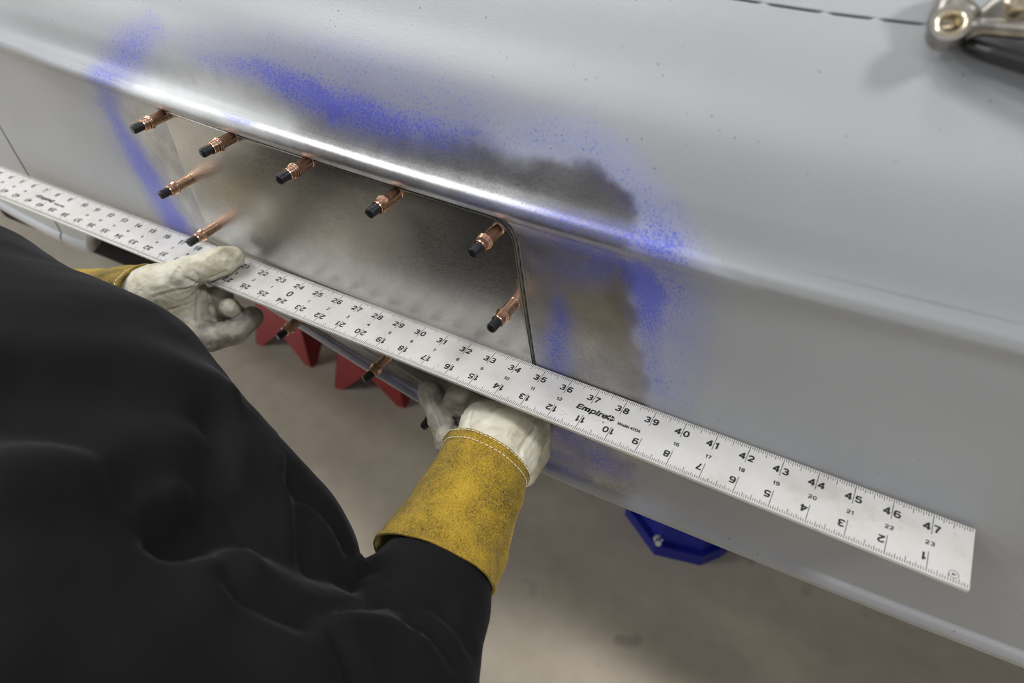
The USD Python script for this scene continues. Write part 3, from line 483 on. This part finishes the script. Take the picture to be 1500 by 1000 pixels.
# ------------------------------------------------------------------ red jack stands under the sill
def stand_parts(w=.176, top=.062, h=.30, notch=.062, foot=.020):
    """four folded legs: a sheet pyramid whose sides are notched up from the floor"""
    def side(k):
        a = w / 2; pts = [(-a, 0), (-a + foot, 0), (0, notch), (a - foot, 0), (a, 0), (top / 2, h), (-top / 2, h)]
        pl = Polygon(pts).buffer(-.0015).buffer(.0015); m = trimesh.creation.extrude_polygon(pl, .003, engine='earcut')   # x, up, thickness
        lean = math.atan2((w - top) / 2, h); v = m.vertices.copy(); X, U, T_ = v[:, 0], v[:, 1], v[:, 2]
        y = -a + U * (w - top) / 2 / h + T_; m.vertices = np.stack([X, y, U], 1)
        m.apply_transform(trimesh.transformations.rotation_matrix(k * np.pi / 2, (0, 0, 1))); m.fix_normals(); return m
    return [side(k) for k in range(4)]
proto = None
for (x, y), rz, lab in [((.016, .424), .02, 'left red folded steel jack stand on the floor below the left glove'), ((.268, .412), 8., 'right red folded steel jack stand nearer the right glove')]:
    o = thing('jack_stand', lab, 'jack stand', (x, y, 0), group='red jack stands under the car')
    UsdGeom.Xform(o).AddRotateZOp().Set(rz)
    if proto is None:
        for m in stand_parts(): part('leg_plate', m, M_red, o, smooth=False)
        part('collar', join([rbox(.070, .070, .012, .003).apply_translation((0, 0, .300)), lathe([(.021, .30), (.021, .345), (.024, .346), (.024, .36), (.018, .36), (.018, .30)], 24)]), M_red, o)
        col = join([rbox(.024, .024, .235, .003).apply_translation((0, 0, .4175))] + [rbox(.010, .022, .006, .0015).apply_translation((.015, 0, .37 + k * .018)) for k in range(9)])
        part('ratchet_post', col, M_nickel, o); part('saddle', join([rbox(.09, .045, .012, .003).apply_translation((0, 0, .5385)), rbox(.012, .045, .022, .003).apply_translation((-.039, 0, .549)), rbox(.012, .045, .022, .003).apply_translation((.039, 0, .549))]), M_nickel, o)
        hd = tube([(.03, 0, .33), (.06, -.0, .335), (.09, 0, .31), (.12, 0, .27)], .006, 10); part('release_handle', hd, M_black, o)
        proto = o
    else: o.GetReferences().AddInternalReference(proto.GetPath()); o.SetInstanceable(True)

# ------------------------------------------------------------------ blue stand with a silver bolt
jb = thing('floor_jack', 'blue steel jack base with a silver bolt under the grey sill', 'jack', (.985, .36, 0))
oct_ = np.array([(.953, .268), (1.028, .286), (1.052, .316), (1.075, .36), (1.06, .45), (.93, .47), (.86, .40), (.878, .318), (.93, .285)]) - [.985, .36]
lo = Polygon(oct_).convex_hull
base = trimesh.creation.extrude_polygon(lo, .028, engine='earcut'); part('base_plate', base, M_blue, jb, smooth=False)
H = manifold3d.Manifold.hull_points(np.array([(x * .92, y * .92 + .004, .030) for x, y in lo.exterior.coords] + [(x * .45, y * .45, .30) for x, y in lo.exterior.coords]))
part('body', H, M_blue, jb, smooth=False)
part('screw_post', lathe([(0, .30), (.022, .30), (.022, .555), (.04, .557), (.04, .57), (0, .57)], 24), M_zinc, jb)
bp = np.array([.952 - .985, .285 - .36, .028])
part('bolt', join([place(trimesh.creation.cylinder(radius=.0085, height=.007, sections=6), bp + [0, -.004, .004], (.25, -.8, .5)), place(trimesh.creation.cylinder(radius=.005, height=.024, sections=20), bp + [.002, -.010, .008], (.25, -.8, .5))]), M_zinc, jb, smooth=30)

# ------------------------------------------------------------------ clamp tool lying on the deck seam at the upper right
NT = np.array([0, -.7, .714]); NT /= np.linalg.norm(NT); ET = np.array([0, .714, .7]); ET /= np.linalg.norm(ET); O = np.array([1.0946, .0440, .2971])
TB = np.stack([np.array([1., 0, 0]), ET, NT], 1)
def tl(m):                      # local (along car, up the slope, off the surface) -> world
    m = tm(m).copy(); m.vertices = m.vertices @ TB.T + O + [0, 0, HZ]; return m
tool = thing('clamp', 'worn nickel locking clamp with hollow rivets lying on the upper body', 'clamp')
S_ = manifold3d.Manifold.sphere
hull = lambda *c: manifold3d.Manifold.batch_hull([S_(r, 20).translate([x, y, z]) for x, y, z, r in c])
boss = manifold3d.Manifold.cylinder(.011, .0100, .0094, 40).translate([0, 0, -.006]); boss = boss + hull((0, 0, -.004, .009), (.004, .009, -.003, .007))
arm = hull((.006, .001, -.002, .006), (.016, .003, 0, .0042)) + hull((.014, .0025, 0, .0044), (.10, .009, .004, .0046), (.10, .003, .004, .0046)) 
eye = boss + arm - manifold3d.Manifold.cylinder(.04, .0058, .0058, 32).translate([0, 0, -.02])
part('lower_arm', tl(eye), M_nickel, tool, smooth=40)
rv = lathe([(.0040, -.012), (.0042, .0035), (.0048, .0052), (.0060, .0060), (.0074, .0054), (.0078, .0042), (.0072, .0035), (.0058, .0030), (.0055, -.012)], 36)
part('hollow_rivet', tl(rv), M_brass, tool, smooth=50, label='pale hollow rivet')
kn = place(lathe([(0, -.011), (.0075, -.011), (.0085, -.009), (.0085, .004), (.0070, .006), (.0062, .007), (.0062, .0095), (.0085, .0105), (.0088, .0125), (.0070, .014), (.0045, .014), (.0042, .010), (0, .010)], 36), (-.003, .0135, -.005), (-.05, .75, .35), (1, 0, 0))
part('swivel', tl(kn), M_nickel, tool, smooth=40)
up = hull((.013, .011, -.004, .0035), (.020, .0185, .001, .0045), (.06, .022, .004, .0045), (.06, .004, .0, .003)) + hull((.05, .020, .004, .0045), (.10, .03, .006, .0045), (.10, .015, .006, .0045))
part('upper_arm', tl(up), M_nickel, tool, smooth=40)
part('hollow_rivet', tl(place(rv, (.0245, .0140, .0065))), M_brass, tool, smooth=50, label='pale hollow rivet')
gr = hull((.012, -.004, -.008, .0040), (.022, -.0075, -.006, .0045), (.10, -.022, -.004, .0055))
part('grip', tl(gr), M_black, tool, smooth=40, label='black lower grip')
# seams and folds: (points on the surface, half width, depth)
LEFT_SEAMS = [([(0.4881, -0.0975, 0.0007), (0.5033, -0.0846, 0.0043), (0.5135, -0.072, 0.0036), (0.5182, -0.0623, 0.0048)], 0.0012, 0.0014),
    ([(0.4894, -0.095, 0.0047), (0.5035, -0.0829, 0.0084), (0.5158, -0.0697, 0.0073), (0.5188, -0.0628, 0.0071)], 0.0014, -0.0008),
    ([(0.4909, -0.0968, -0.0184), (0.5028, -0.0833, -0.0164), (0.5085, -0.068, -0.0171)], 0.0012, 0.0016),
    ([(0.5091, -0.069, 0.0268), (0.5158, -0.0707, 0.0166), (0.5185, -0.0642, 0.0071), (0.5185, -0.0611, 0.0041)], 0.0016, 0.0022),
    ([(0.5163, -0.0605, 0.0012), (0.5077, -0.0638, -0.0194), (0.5094, -0.0738, -0.0348), (0.5167, -0.0809, -0.0388)], 0.0016, 0.0024),
    ([(0.5034, -0.0463, -0.0195), (0.5061, -0.0533, -0.0369), (0.5305, -0.0724, -0.0398)], 0.0016, 0.002),
    ([(0.4987, -0.0674, 0.0282), (0.5113, -0.0726, 0.0231), (0.515, -0.0715, 0.0134)], 0.0015, 0.0012),
    ([(0.5267, -0.0537, 0.009), (0.5357, -0.0392, 0.0111), (0.5381, -0.0228, 0.0135)], 0.0011, 0.0012),
    ([(0.5298, -0.034, 0.0281), (0.5368, -0.0338, 0.0201), (0.5385, -0.0349, 0.0145)], 0.0018, 0.0012),
    ([(0.5184, -0.0613, 0.0214), (0.5213, -0.0605, 0.0151), (0.5197, -0.0609, 0.007)], 0.0014, 0.0012),
    ([(0.4896, -0.0988, -0.0285), (0.5025, -0.088, -0.0334), (0.5196, -0.0833, -0.0406)], 0.002, 0.0014)]
RIGHT_SEAMS = [([(0.8918, -0.0253, -0.0371), (0.8966, -0.039, -0.035), (0.896, -0.0525, -0.0367), (0.8956, -0.0613, -0.0374), (0.8978, -0.0653, -0.039)], 0.0013, 0.0022),
    ([(0.8948, -0.0246, -0.0398), (0.8998, -0.0399, -0.0377), (0.8991, -0.0534, -0.0402), (0.9004, -0.0652, -0.0411)], 0.001, -0.0008),
    ([(0.8378, -0.0482, -0.0359), (0.8433, -0.061, -0.0347), (0.8533, -0.0736, -0.0287)], 0.0013, 0.002),
    ([(0.8597, -0.0703, -0.0268), (0.8676, -0.0586, -0.0256), (0.8822, -0.0537, -0.0279)], 0.003, 0.001),
    ([(0.778, -0.0321, -0.0559), (0.7847, -0.0389, -0.0595), (0.7951, -0.0451, -0.0615), (0.8065, -0.0532, -0.0646), (0.8164, -0.0634, -0.066)], 0.0012, 0.0012),
    ([(0.8092, -0.0377, -0.0576), (0.8151, -0.0375, -0.0584), (0.8319, -0.0488, -0.0403)], 0.0012, 0.0014),
    ([(0.8071, -0.0641, -0.0706), (0.813, -0.0549, -0.0651), (0.8187, -0.0488, -0.0663)], 0.0016, 0.0018),
    ([(0.875, -0.073, -0.0269), (0.8847, -0.0615, -0.029), (0.8927, -0.0524, -0.0341)], 0.004, 0.0012),
    ([(0.8499, -0.0439, -0.0301), (0.8706, -0.043, -0.0255), (0.8879, -0.0377, -0.0304)], 0.004, -0.001)]
FOLDS = [([(0.8097, -0.2881, 0.0953), (0.8137, -0.2837, 0.0882), (0.8162, -0.2772, 0.077), (0.8153, -0.2705, 0.0686)], 0.016, 0.026),
    ([(0.787, -0.2922, 0.1089), (0.7833, -0.2772, 0.1003), (0.7875, -0.2663, 0.094), (0.7973, -0.2642, 0.083)], 0.018, 0.014),
    ([(0.7924, -0.2914, 0.1051), (0.7919, -0.2747, 0.0923), (0.8012, -0.2688, 0.0803), (0.8195, -0.272, 0.0679), (0.8347, -0.2783, 0.0742)], 0.014, -0.012),
    ([(0.7008, -0.279, 0.1529), (0.7165, -0.2628, 0.1375), (0.7378, -0.2401, 0.1182), (0.7589, -0.2181, 0.092)], 0.022, 0.01),
    ([(0.6855, -0.2814, 0.1616), (0.6992, -0.2557, 0.1462), (0.7194, -0.2209, 0.117), (0.7371, -0.2026, 0.0898)], 0.022, -0.008),
    ([(0.7459, -0.1991, 0.0807), (0.7692, -0.2133, 0.0793), (0.7897, -0.2324, 0.0768), (0.8029, -0.2512, 0.0721)], 0.008, -0.005),
    ([(0.7589, -0.216, 0.0901), (0.7839, -0.2375, 0.0858), (0.7995, -0.2584, 0.0788)], 0.014, 0.008),
    ([(0.7912, -0.2073, 0.0496), (0.8253, -0.2371, 0.0398), (0.8447, -0.2577, 0.0283)], 0.005, -0.004),
    ([(0.8001, -0.206, 0.0384), (0.8281, -0.2295, 0.0317), (0.8441, -0.2482, 0.0216)], 0.01, 0.006),
    ([(0.8073, -0.2149, 0.042), (0.8153, -0.2101, 0.0282), (0.8305, -0.2095, 0.0067), (0.8431, -0.2149, -0.0111)], 0.006, 0.007),
    ([(0.8381, -0.2805, 0.0765), (0.8502, -0.288, 0.0797), (0.8604, -0.29, 0.0736), (0.8721, -0.2864, 0.0592), (0.8844, -0.2818, 0.047)], 0.01, 0.012),
    ([(0.7634, -0.3289, 0.1581), (0.7641, -0.3093, 0.1416), (0.7683, -0.2888, 0.1146), (0.7864, -0.2824, 0.0995)], 0.02, -0.008),
    ([(0.7906, -0.3447, 0.1583), (0.7973, -0.3239, 0.1412), (0.8094, -0.3081, 0.1201), (0.8292, -0.3016, 0.1035)], 0.022, 0.009),
    ([(0.8959, -0.2762, 0.0361), (0.9064, -0.2823, 0.033), (0.9156, -0.2876, 0.0276), (0.9214, -0.2923, 0.0233)], 0.006, 0.007),
    ([(0.8845, -0.2752, 0.0414), (0.888, -0.2581, 0.0215), (0.89, -0.2348, -0.0085), (0.9079, -0.2294, -0.0119)], 0.006, 0.007),
    ([(0.8912, -0.2751, 0.0378), (0.8996, -0.2599, 0.0186), (0.9127, -0.2475, 0.0002), (0.9306, -0.245, -0.0091)], 0.007, -0.005),
    ([(0.8595, -0.2131, -0.0279), (0.8823, -0.2121, -0.0173), (0.906, -0.2089, -0.0199), (0.9256, -0.2103, -0.0299)], 0.006, 0.006),
    ([(0.9157, -0.239, -0.0076), (0.9327, -0.2345, -0.0175), (0.9491, -0.2383, -0.0268)], 0.007, 0.006),
    ([(0.862, -0.2038, -0.0258), (0.8842, -0.199, -0.0192), (0.9076, -0.1914, -0.0249), (0.9255, -0.1856, -0.0405)], 0.004, -0.003),
    ([(0.8127, -0.3637, 0.1474), (0.8256, -0.3418, 0.1297), (0.8476, -0.3237, 0.1067), (0.8738, -0.3145, 0.0803)], 0.024, 0.008),
    ([(0.9114, -0.2199, -0.0174), (0.9302, -0.2169, -0.0283), (0.9469, -0.2198, -0.0459)], 0.007, 0.005)]

# ------------------------------------------------------------------ the worker kneeling at the sill, seen over the right arm
Lthumb = [(0.4700, -0.0820, -.006, .0215), (0.4810, -0.0751, .002, .0190), (0.5022, -0.0622, .0125, .0155), (0.5159, -0.0441, .0140, .0134), (0.5230, -0.0308, .0145, .0142), (0.5262, -0.0190, .0135, .0118)]
Lpalm = [(0.4466, -0.0830, -.026, .0285), (0.4690, -0.0748, -.026, .029), (0.4851, -0.0682, -.036, .025)]
Lthen = [(0.4616, -0.0781, -.008, .024), (0.4888, -0.0669, -.007, .019), (0.4921, -0.0543, -.019, .013)]
Lmid = [(0.4948, -0.0718, -.042, .014), (0.4986, -0.0485, -.055, .0125), (0.5147, -0.0404, -.045, .0118), (0.5400, -0.0515, -.026, .0108)]
Llow = [(0.4880, -0.0815, -.048, .018), (0.5234, -0.0764, -.055, .0145), (0.5460, -0.0597, -.050, .0132), (0.5515, -0.0382, -.044, .0112)]
Lidx = [(0.4910, -0.0605, -.028, .014), (0.4914, -0.0435, -.040, .0125), (0.5097, -0.0373, -.030, .012)]
Lring = [(0.4951, -0.0701, -.048, .014), (0.5088, -0.0575, -.057, .013), (0.5234, -0.0395, -.052, .012)]
Lcuff = [(0.4560, -0.0845, -.0250, .0405), (0.4300, -0.0930, -.0350, .0445), (0.3600, -0.1150, -.060, .053)]
Rpalm1 = [(0.8601, -0.0571, -.0619, .0225), (0.8466, -0.0394, -.0567, .0215), (0.8450, -0.0230, -.0640, .018)]
Rpalm2 = [(0.8776, -0.0550, -.0567, .0245), (0.8709, -0.0359, -.0497, .023), (0.8670, -0.0235, -.0560, .0185)]
Rpalm3 = [(0.8900, -0.0585, -.0590, .0180), (0.8870, -0.0390, -.0510, .0165), (0.8860, -0.0210, -.0560, .015)]
Rthumb = [(0.8485, -0.0580, -.0678, .018), (0.8184, -0.0576, -.0803, .0140), (0.7957, -0.0420, -.0738, .0118), (0.7755, -0.0262, -.0667, .0120), (0.7685, -0.0228, -.0640, .0098)]
Ridx = [(0.8400, -0.0240, -.0640, .015), (0.8171, -0.0225, -.0650, .0145), (0.8070, -0.0240, -.0589, .0138), (0.8098, -0.0234, -.0510, .0130)]
Rcuff = [(0.8640, -0.0640, -.0590, .0412), (0.8712, -0.1000, -.0625, .0440), (0.8790, -0.1420, -.0660, .0480), (0.8829, -0.1765, -.0660, .0515)]
Rfore = [(0.8820, -0.1500, -.0670, .030), (0.8840, -0.1700, -.0690, .0370), (0.8890, -0.1960, -.0720, .0490), (0.9046, -0.2539, -.0682, .058), (0.9143, -0.2795, -.0606, .060)]
Rupper = [(0.759, -0.370, 0.080, 0.083), (0.814, -0.345, 0.041, 0.073), (0.869, -0.314, -0.007, 0.058), (0.9143, -0.2795, -.0606, .060)]
Torso = [(0.4669, -0.2841, 0.0484, 0.132), (0.6314, -0.2724, 0.0374, 0.114), (0.7186, -0.2811, 0.0228, 0.0921), (0.7634, -0.2784, -0.0456, 0.086)]
def press(m, lines):
    """push valleys (depth > 0) and ridges along polylines (points, width, depth) into the mesh"""
    n, v = m.vertex_normals, np.array(m.vertices); k = np.zeros(len(v))
    for pts, w, d in lines: k += d * np.exp(-(np.maximum(chain(v, [(*p, 0) for p in pts]), 0) / w) ** 2)
    m.vertices = v - n * k[:, None]; return m
def jacket_sdf(P):
    d = chain(P, Torso, .04)
    d = smin(d, chain(P, [(.62, -.36, .06, .13), (.56, -.43, -.15, .155), (.53, -.48, -.33, .16)]), .06)
    d = smin(d, chain(P, [(.774, -.275, -.04, .085), (.66, -.36, -.16, .13), (.58, -.44, -.30, .14)]), .05)
    d = smin(d, chain(P, [(.52, -.32, .08, .11), (.44, -.36, .12, .085), (.40, -.37, .145, .07)]), .04)       # collar
    d = smin(d, chain(P, [(.45, -.27, .02, .085), (.30, -.165, -.085, .062), (.345, -.125, -.066, .050)], .02), .03)   # left sleeve
    a = chain(P, [(.72, -.375, .085, .09)] + Rupper, .015); f = chain(P, Rfore, .01)
    arm = smin(a, f, .012)
    return smin(d, arm, .008)
def jacket():
    m = nets(jacket_sdf, (.12, -.72, -.54), (1.02, -.04, .26), .0075)
    trimesh.smoothing.filter_taubin(m, iterations=6)
    n = m.vertex_normals; v = m.vertices
    q = v @ np.array([[.8, .3, -.5], [-.4, .9, .1], [.4, .2, .8]])
    fold = meshkit.fbm(q * [5, 16, 7], 3, 21) - .5
    fold2 = meshkit.fbm(v * [26, 13, 20], 3, 33) - .5
    near_cuff = np.exp(-((v - [.890, -.20, -.07]) ** 2).sum(1) / .05 ** 2)
    amp = np.clip((-.165 - v[:, 1]) / .04, .0, 1) + (v[:, 0] < .75)
    m.vertices = v + n * (np.clip(amp, 0, 1) * (.012 * fold + .005 * fold2 * (1 + 1.2 * near_cuff)))[:, None]
    return m
worker = thing('person', 'kneeling person in a black work jacket and yellow cuffed leather gloves', 'person', (0, 0, 0))
part('jacket', up_(press(jacket(), FOLDS)), M_jacket, worker, smooth=True, label='black work jacket')
def head_sdf(P):
    d = ell(P, (.315, -.300, .315), (.092, .088, .112))
    d = smin(d, ell(P, (.335, -.255, .265), (.060, .055, .068)), .03)                                   # jaw
    d = smin(d, cone(P, (.40, -.37, .13), (.335, -.315, .24), .060, .055), .03)                         # neck
    d = smin(d, cone(P, (.345, -.212, .318), (.351, -.197, .290), .006, .0095), .012)                    # nose
    for s in (-1, 1): d = smin(d, ell(P, (.315 + s * .088, -.320 - s * .012, .305), (.008, .017, .028)), .006)   # ears
    for s in (-1, 1): d = smax(d, -(np.linalg.norm(P - np.array([.343 + s * .032, -.200, .318]), axis=-1) - .014), .01)
    return smax(d, -ell(P, (.356, -.190, .250), (.024, .010, .004)), .006)
part('head', up_(nets(head_sdf, (.20, -.47, .10), (.47, -.14, .46), .005)), M_skin, worker, smooth=True)
part('hair', up_(nets(lambda P: smax(smax(ell(P, (.313, -.306, .322), (.099, .094, .117)), -ell(P, (.36, -.20, .27), (.085, .075, .095)), .01), .235 - P[..., 2], .01), (.19, -.43, .20), (.45, -.17, .46), .005)), M_hair, worker, smooth=True)
def trousers_sdf(P):
    d = chain(P, [(.45, -.50, -.33, .13), (.60, -.50, -.34, .13)])
    for x in (.38, .62):
        d = smin(d, chain(P, [(x, -.48, -.35, .10), (x - .03, -.27, -.565, .075)]), .05); d = smin(d, chain(P, [(x - .03, -.27, -.568, .072), (x - .02, -.62, -.585, .055)]), .03)
    return d
part('trousers', up_(nets(trousers_sdf, (.2, -.72, -.66), (.8, -.12, -.15), .010)), M_denim, worker, smooth=True)
for x in (.36, .60):
    b = nets(lambda P: smin(chain(P, [(x, -.64, -.590, .052), (x, -.70, -.60, .046)]), chain(P, [(x, -.70, -.59, .045), (x, -.745, -.47, .045)]), .02), (x - .1, -.84, -.66), (x + .1, -.55, -.38), .006)
    part('boot', up_(b), M_rubber, worker, smooth=True)

def fine(v, s, a, seed): return a * (meshkit.fbm(v * s, 3, seed) - .5)
def groove(P, pts, r): return chain(P, [(*p, r) for p in pts])
def left_sdf(P):
    palm = smin(chain(P, Lpalm, .01), chain(P, Lthen, .008), .012)
    d = smin(palm, chain(P, Lthumb, .006), .010)
    d = smin(d, chain(P, [(.4231, -.0955, -.037, .026), (.4466, -.0830, -.027, .0285)]), .012)
    for c in (Lidx, Lmid, Lring, Llow): d = smin(d, chain(P, c, .004), .0035)
    return d
def right_sdf(P):
    d = smin(smin(chain(P, Rpalm1, .008), chain(P, Rpalm2, .008), .012), chain(P, Rpalm3, .008), .006)
    d = smin(d, chain(P, [(.8742, -.0981, -.0639, .036), (.866, -.066, -.0605, .034)]), .015)
    d = smin(d, chain(P, Rthumb, .005), .004)
    d = smin(d, chain(P, Ridx, .004), .0035)
    for x, r in ((.860, .0135), (.877, .0130), (.893, .0115)): d = smin(d, chain(P, [(x, -.026, -.060, r), (x - .001, -.027, -.084, r), (x - .002, -.048, -.094, r * .95)], .004), .003)
    return d
def glove(sdf, lo, hi, seed, lines=(), wr=1.):
    m = nets(sdf, lo, hi, .0016); trimesh.smoothing.filter_taubin(m, iterations=6); calm(m, .0016); v = m.vertices
    if wr: m.vertices = v + m.vertex_normals * (fine(v, np.array([110, 60, 85]), .0034, seed) + fine(v, np.array([260, 200, 230]), .0014, seed + 5))[:, None]
    return calm(press(m, lines), .0022)
def soil(m, spots):
    v = np.asarray(m.vertices); k = np.zeros(len(v))
    for pts, w, d in spots: k = np.maximum(k, d * np.exp(-(np.maximum(chain(v, pts), 0) / w) ** 2))
    return {'soil': np.stack([k * (.35 + 1.3 * meshkit.fbm(v * 120, 3, 77))] * 3, -1)}
def cuff_mesh(pts, seed, flat=.86, e1=None, skew=0.):
    """a gauntlet: an open flared tube with a turned hem, its wall doubled"""
    p = np.array(pts); c, r = p[:, :3], p[:, 3]; s = np.r_[0, np.cumsum(np.linalg.norm(np.diff(c, axis=0), axis=1))]; s /= s[-1]; u = np.linspace(0, 1, 60)
    C_ = PI_(s, c)(u); R_ = PI_(s, r)(u); R_ += .0014 * (np.exp(-((u - .012) / .012) ** 2) + 1.2 * np.exp(-((u - .985) / .018) ** 2)) - .0012 * np.exp(-((u - .10) / .012) ** 2)
    ax = (c[-1] - c[0]) / np.linalg.norm(c[-1] - c[0]); F = frame(ax)
    if e1 is not None: e1 = np.array(e1) - ax * (np.array(e1) @ ax); e1 /= np.linalg.norm(e1); F = np.stack([e1, np.cross(ax, e1), ax], 1)
    a = np.linspace(0, 2 * np.pi, 96, endpoint=False)
    def shell(dr):
        ring_ = np.cos(a)[:, None] * F[:, 0] + flat * np.sin(a)[:, None] * F[:, 1]
        return C_[:, None] + (R_[:, None, None] + dr) * ring_[None] + (skew * (1 - u)[:, None] * R_[:, None] * (1 + np.cos(a))[None])[..., None] * ax
    o = shell(0); w = (meshkit.fbm(o * 22, 3, seed) - .5) * .010 + (meshkit.fbm(o * 70, 2, seed + 1) - .5) * .0022; o = o + (o - C_[:, None]) / R_[:, None, None] * w[..., None]
    i_ = (o - C_[:, None]) * (1 - .0022 / R_[:, None, None]) + C_[:, None]
    V = np.concatenate([o, i_[::-1]]); V = np.concatenate([V, V[:1]]); n = 96; k = len(V)
    i, j = np.meshgrid(np.arange(k - 1), np.arange(n), indexing='ij'); a0 = i * n + j; a1 = i * n + (j + 1) % n
    f = np.concatenate([np.stack([a0, a1, a1 + n], -1).reshape(-1, 3), np.stack([a0, a1 + n, a0 + n], -1).reshape(-1, 3)])
    m = trimesh.Trimesh(V.reshape(-1, 3), f, process=False); m.merge_vertices(); m.fix_normals()
    def stitches(uu, lift=.0004):
        t = int(round(uu * 59)); loop = o[t]; cen = C_[t]; out = []
        L = np.vstack([loop, loop[:1]]); seg = np.r_[0, np.cumsum(np.linalg.norm(np.diff(L, axis=0), axis=1))]
        for q in np.arange(0, seg[-1] - .0031, .0042):
            pts_ = np.stack([[np.interp(x, seg, L[:, kk]) for kk in range(3)] for x in (q, q + .0014, q + .0029)]); pts_ += (pts_ - cen) / np.linalg.norm(pts_ - cen, axis=1, keepdims=True) * lift; out.append(tube(pts_, .00042, 5))
        return join(out)
    return m, stitches
lgm = glove(left_sdf, (.37, -.14, -.10), (.58, .01, .05), 41, LEFT_SEAMS)
lg = part('glove', up_(lgm), M_leather, worker, smooth=True, label='cream leather left glove gripping the straightedge', colors=soil(lgm, [(Llow[1:], .006, 1.), (Lmid[1:3], .006, .7), (Lring, .006, .8), (Lidx, .006, .6), (Lmid[3:] + Lmid[3:], .002, .5), ([(0.4911, -0.0705, -.020, .004), (.495, -.06, -.01, .003)], .008, .5)]))
cm, st = cuff_mesh(Lcuff, 51, .95); part('cuff', up_(cm), M_suede, lg, smooth=50, label='yellow suede cuff'); part('stitching', up_(st(.05)), M_thread, lg, kind='stuff')
rgm = glove(right_sdf, (.73, -.15, -.13), (.94, .01, .0), 43, RIGHT_SEAMS)
rg_ = part('glove', up_(rgm), M_leather, worker, smooth=True, label='cream leather right glove under the straightedge', colors=soil(rgm, [(Rthumb[1:], .008, 1.), (Ridx[1:], .008, .8)]))
cm, st = cuff_mesh(Rcuff, 53, .84, (.994, .096, -.040), .13); part('cuff', up_(cm), M_suede, rg_, smooth=50, label='yellow suede cuff'); part('stitching', up_(join([st(.02), st(.09)])), M_thread, rg_, kind='stuff')
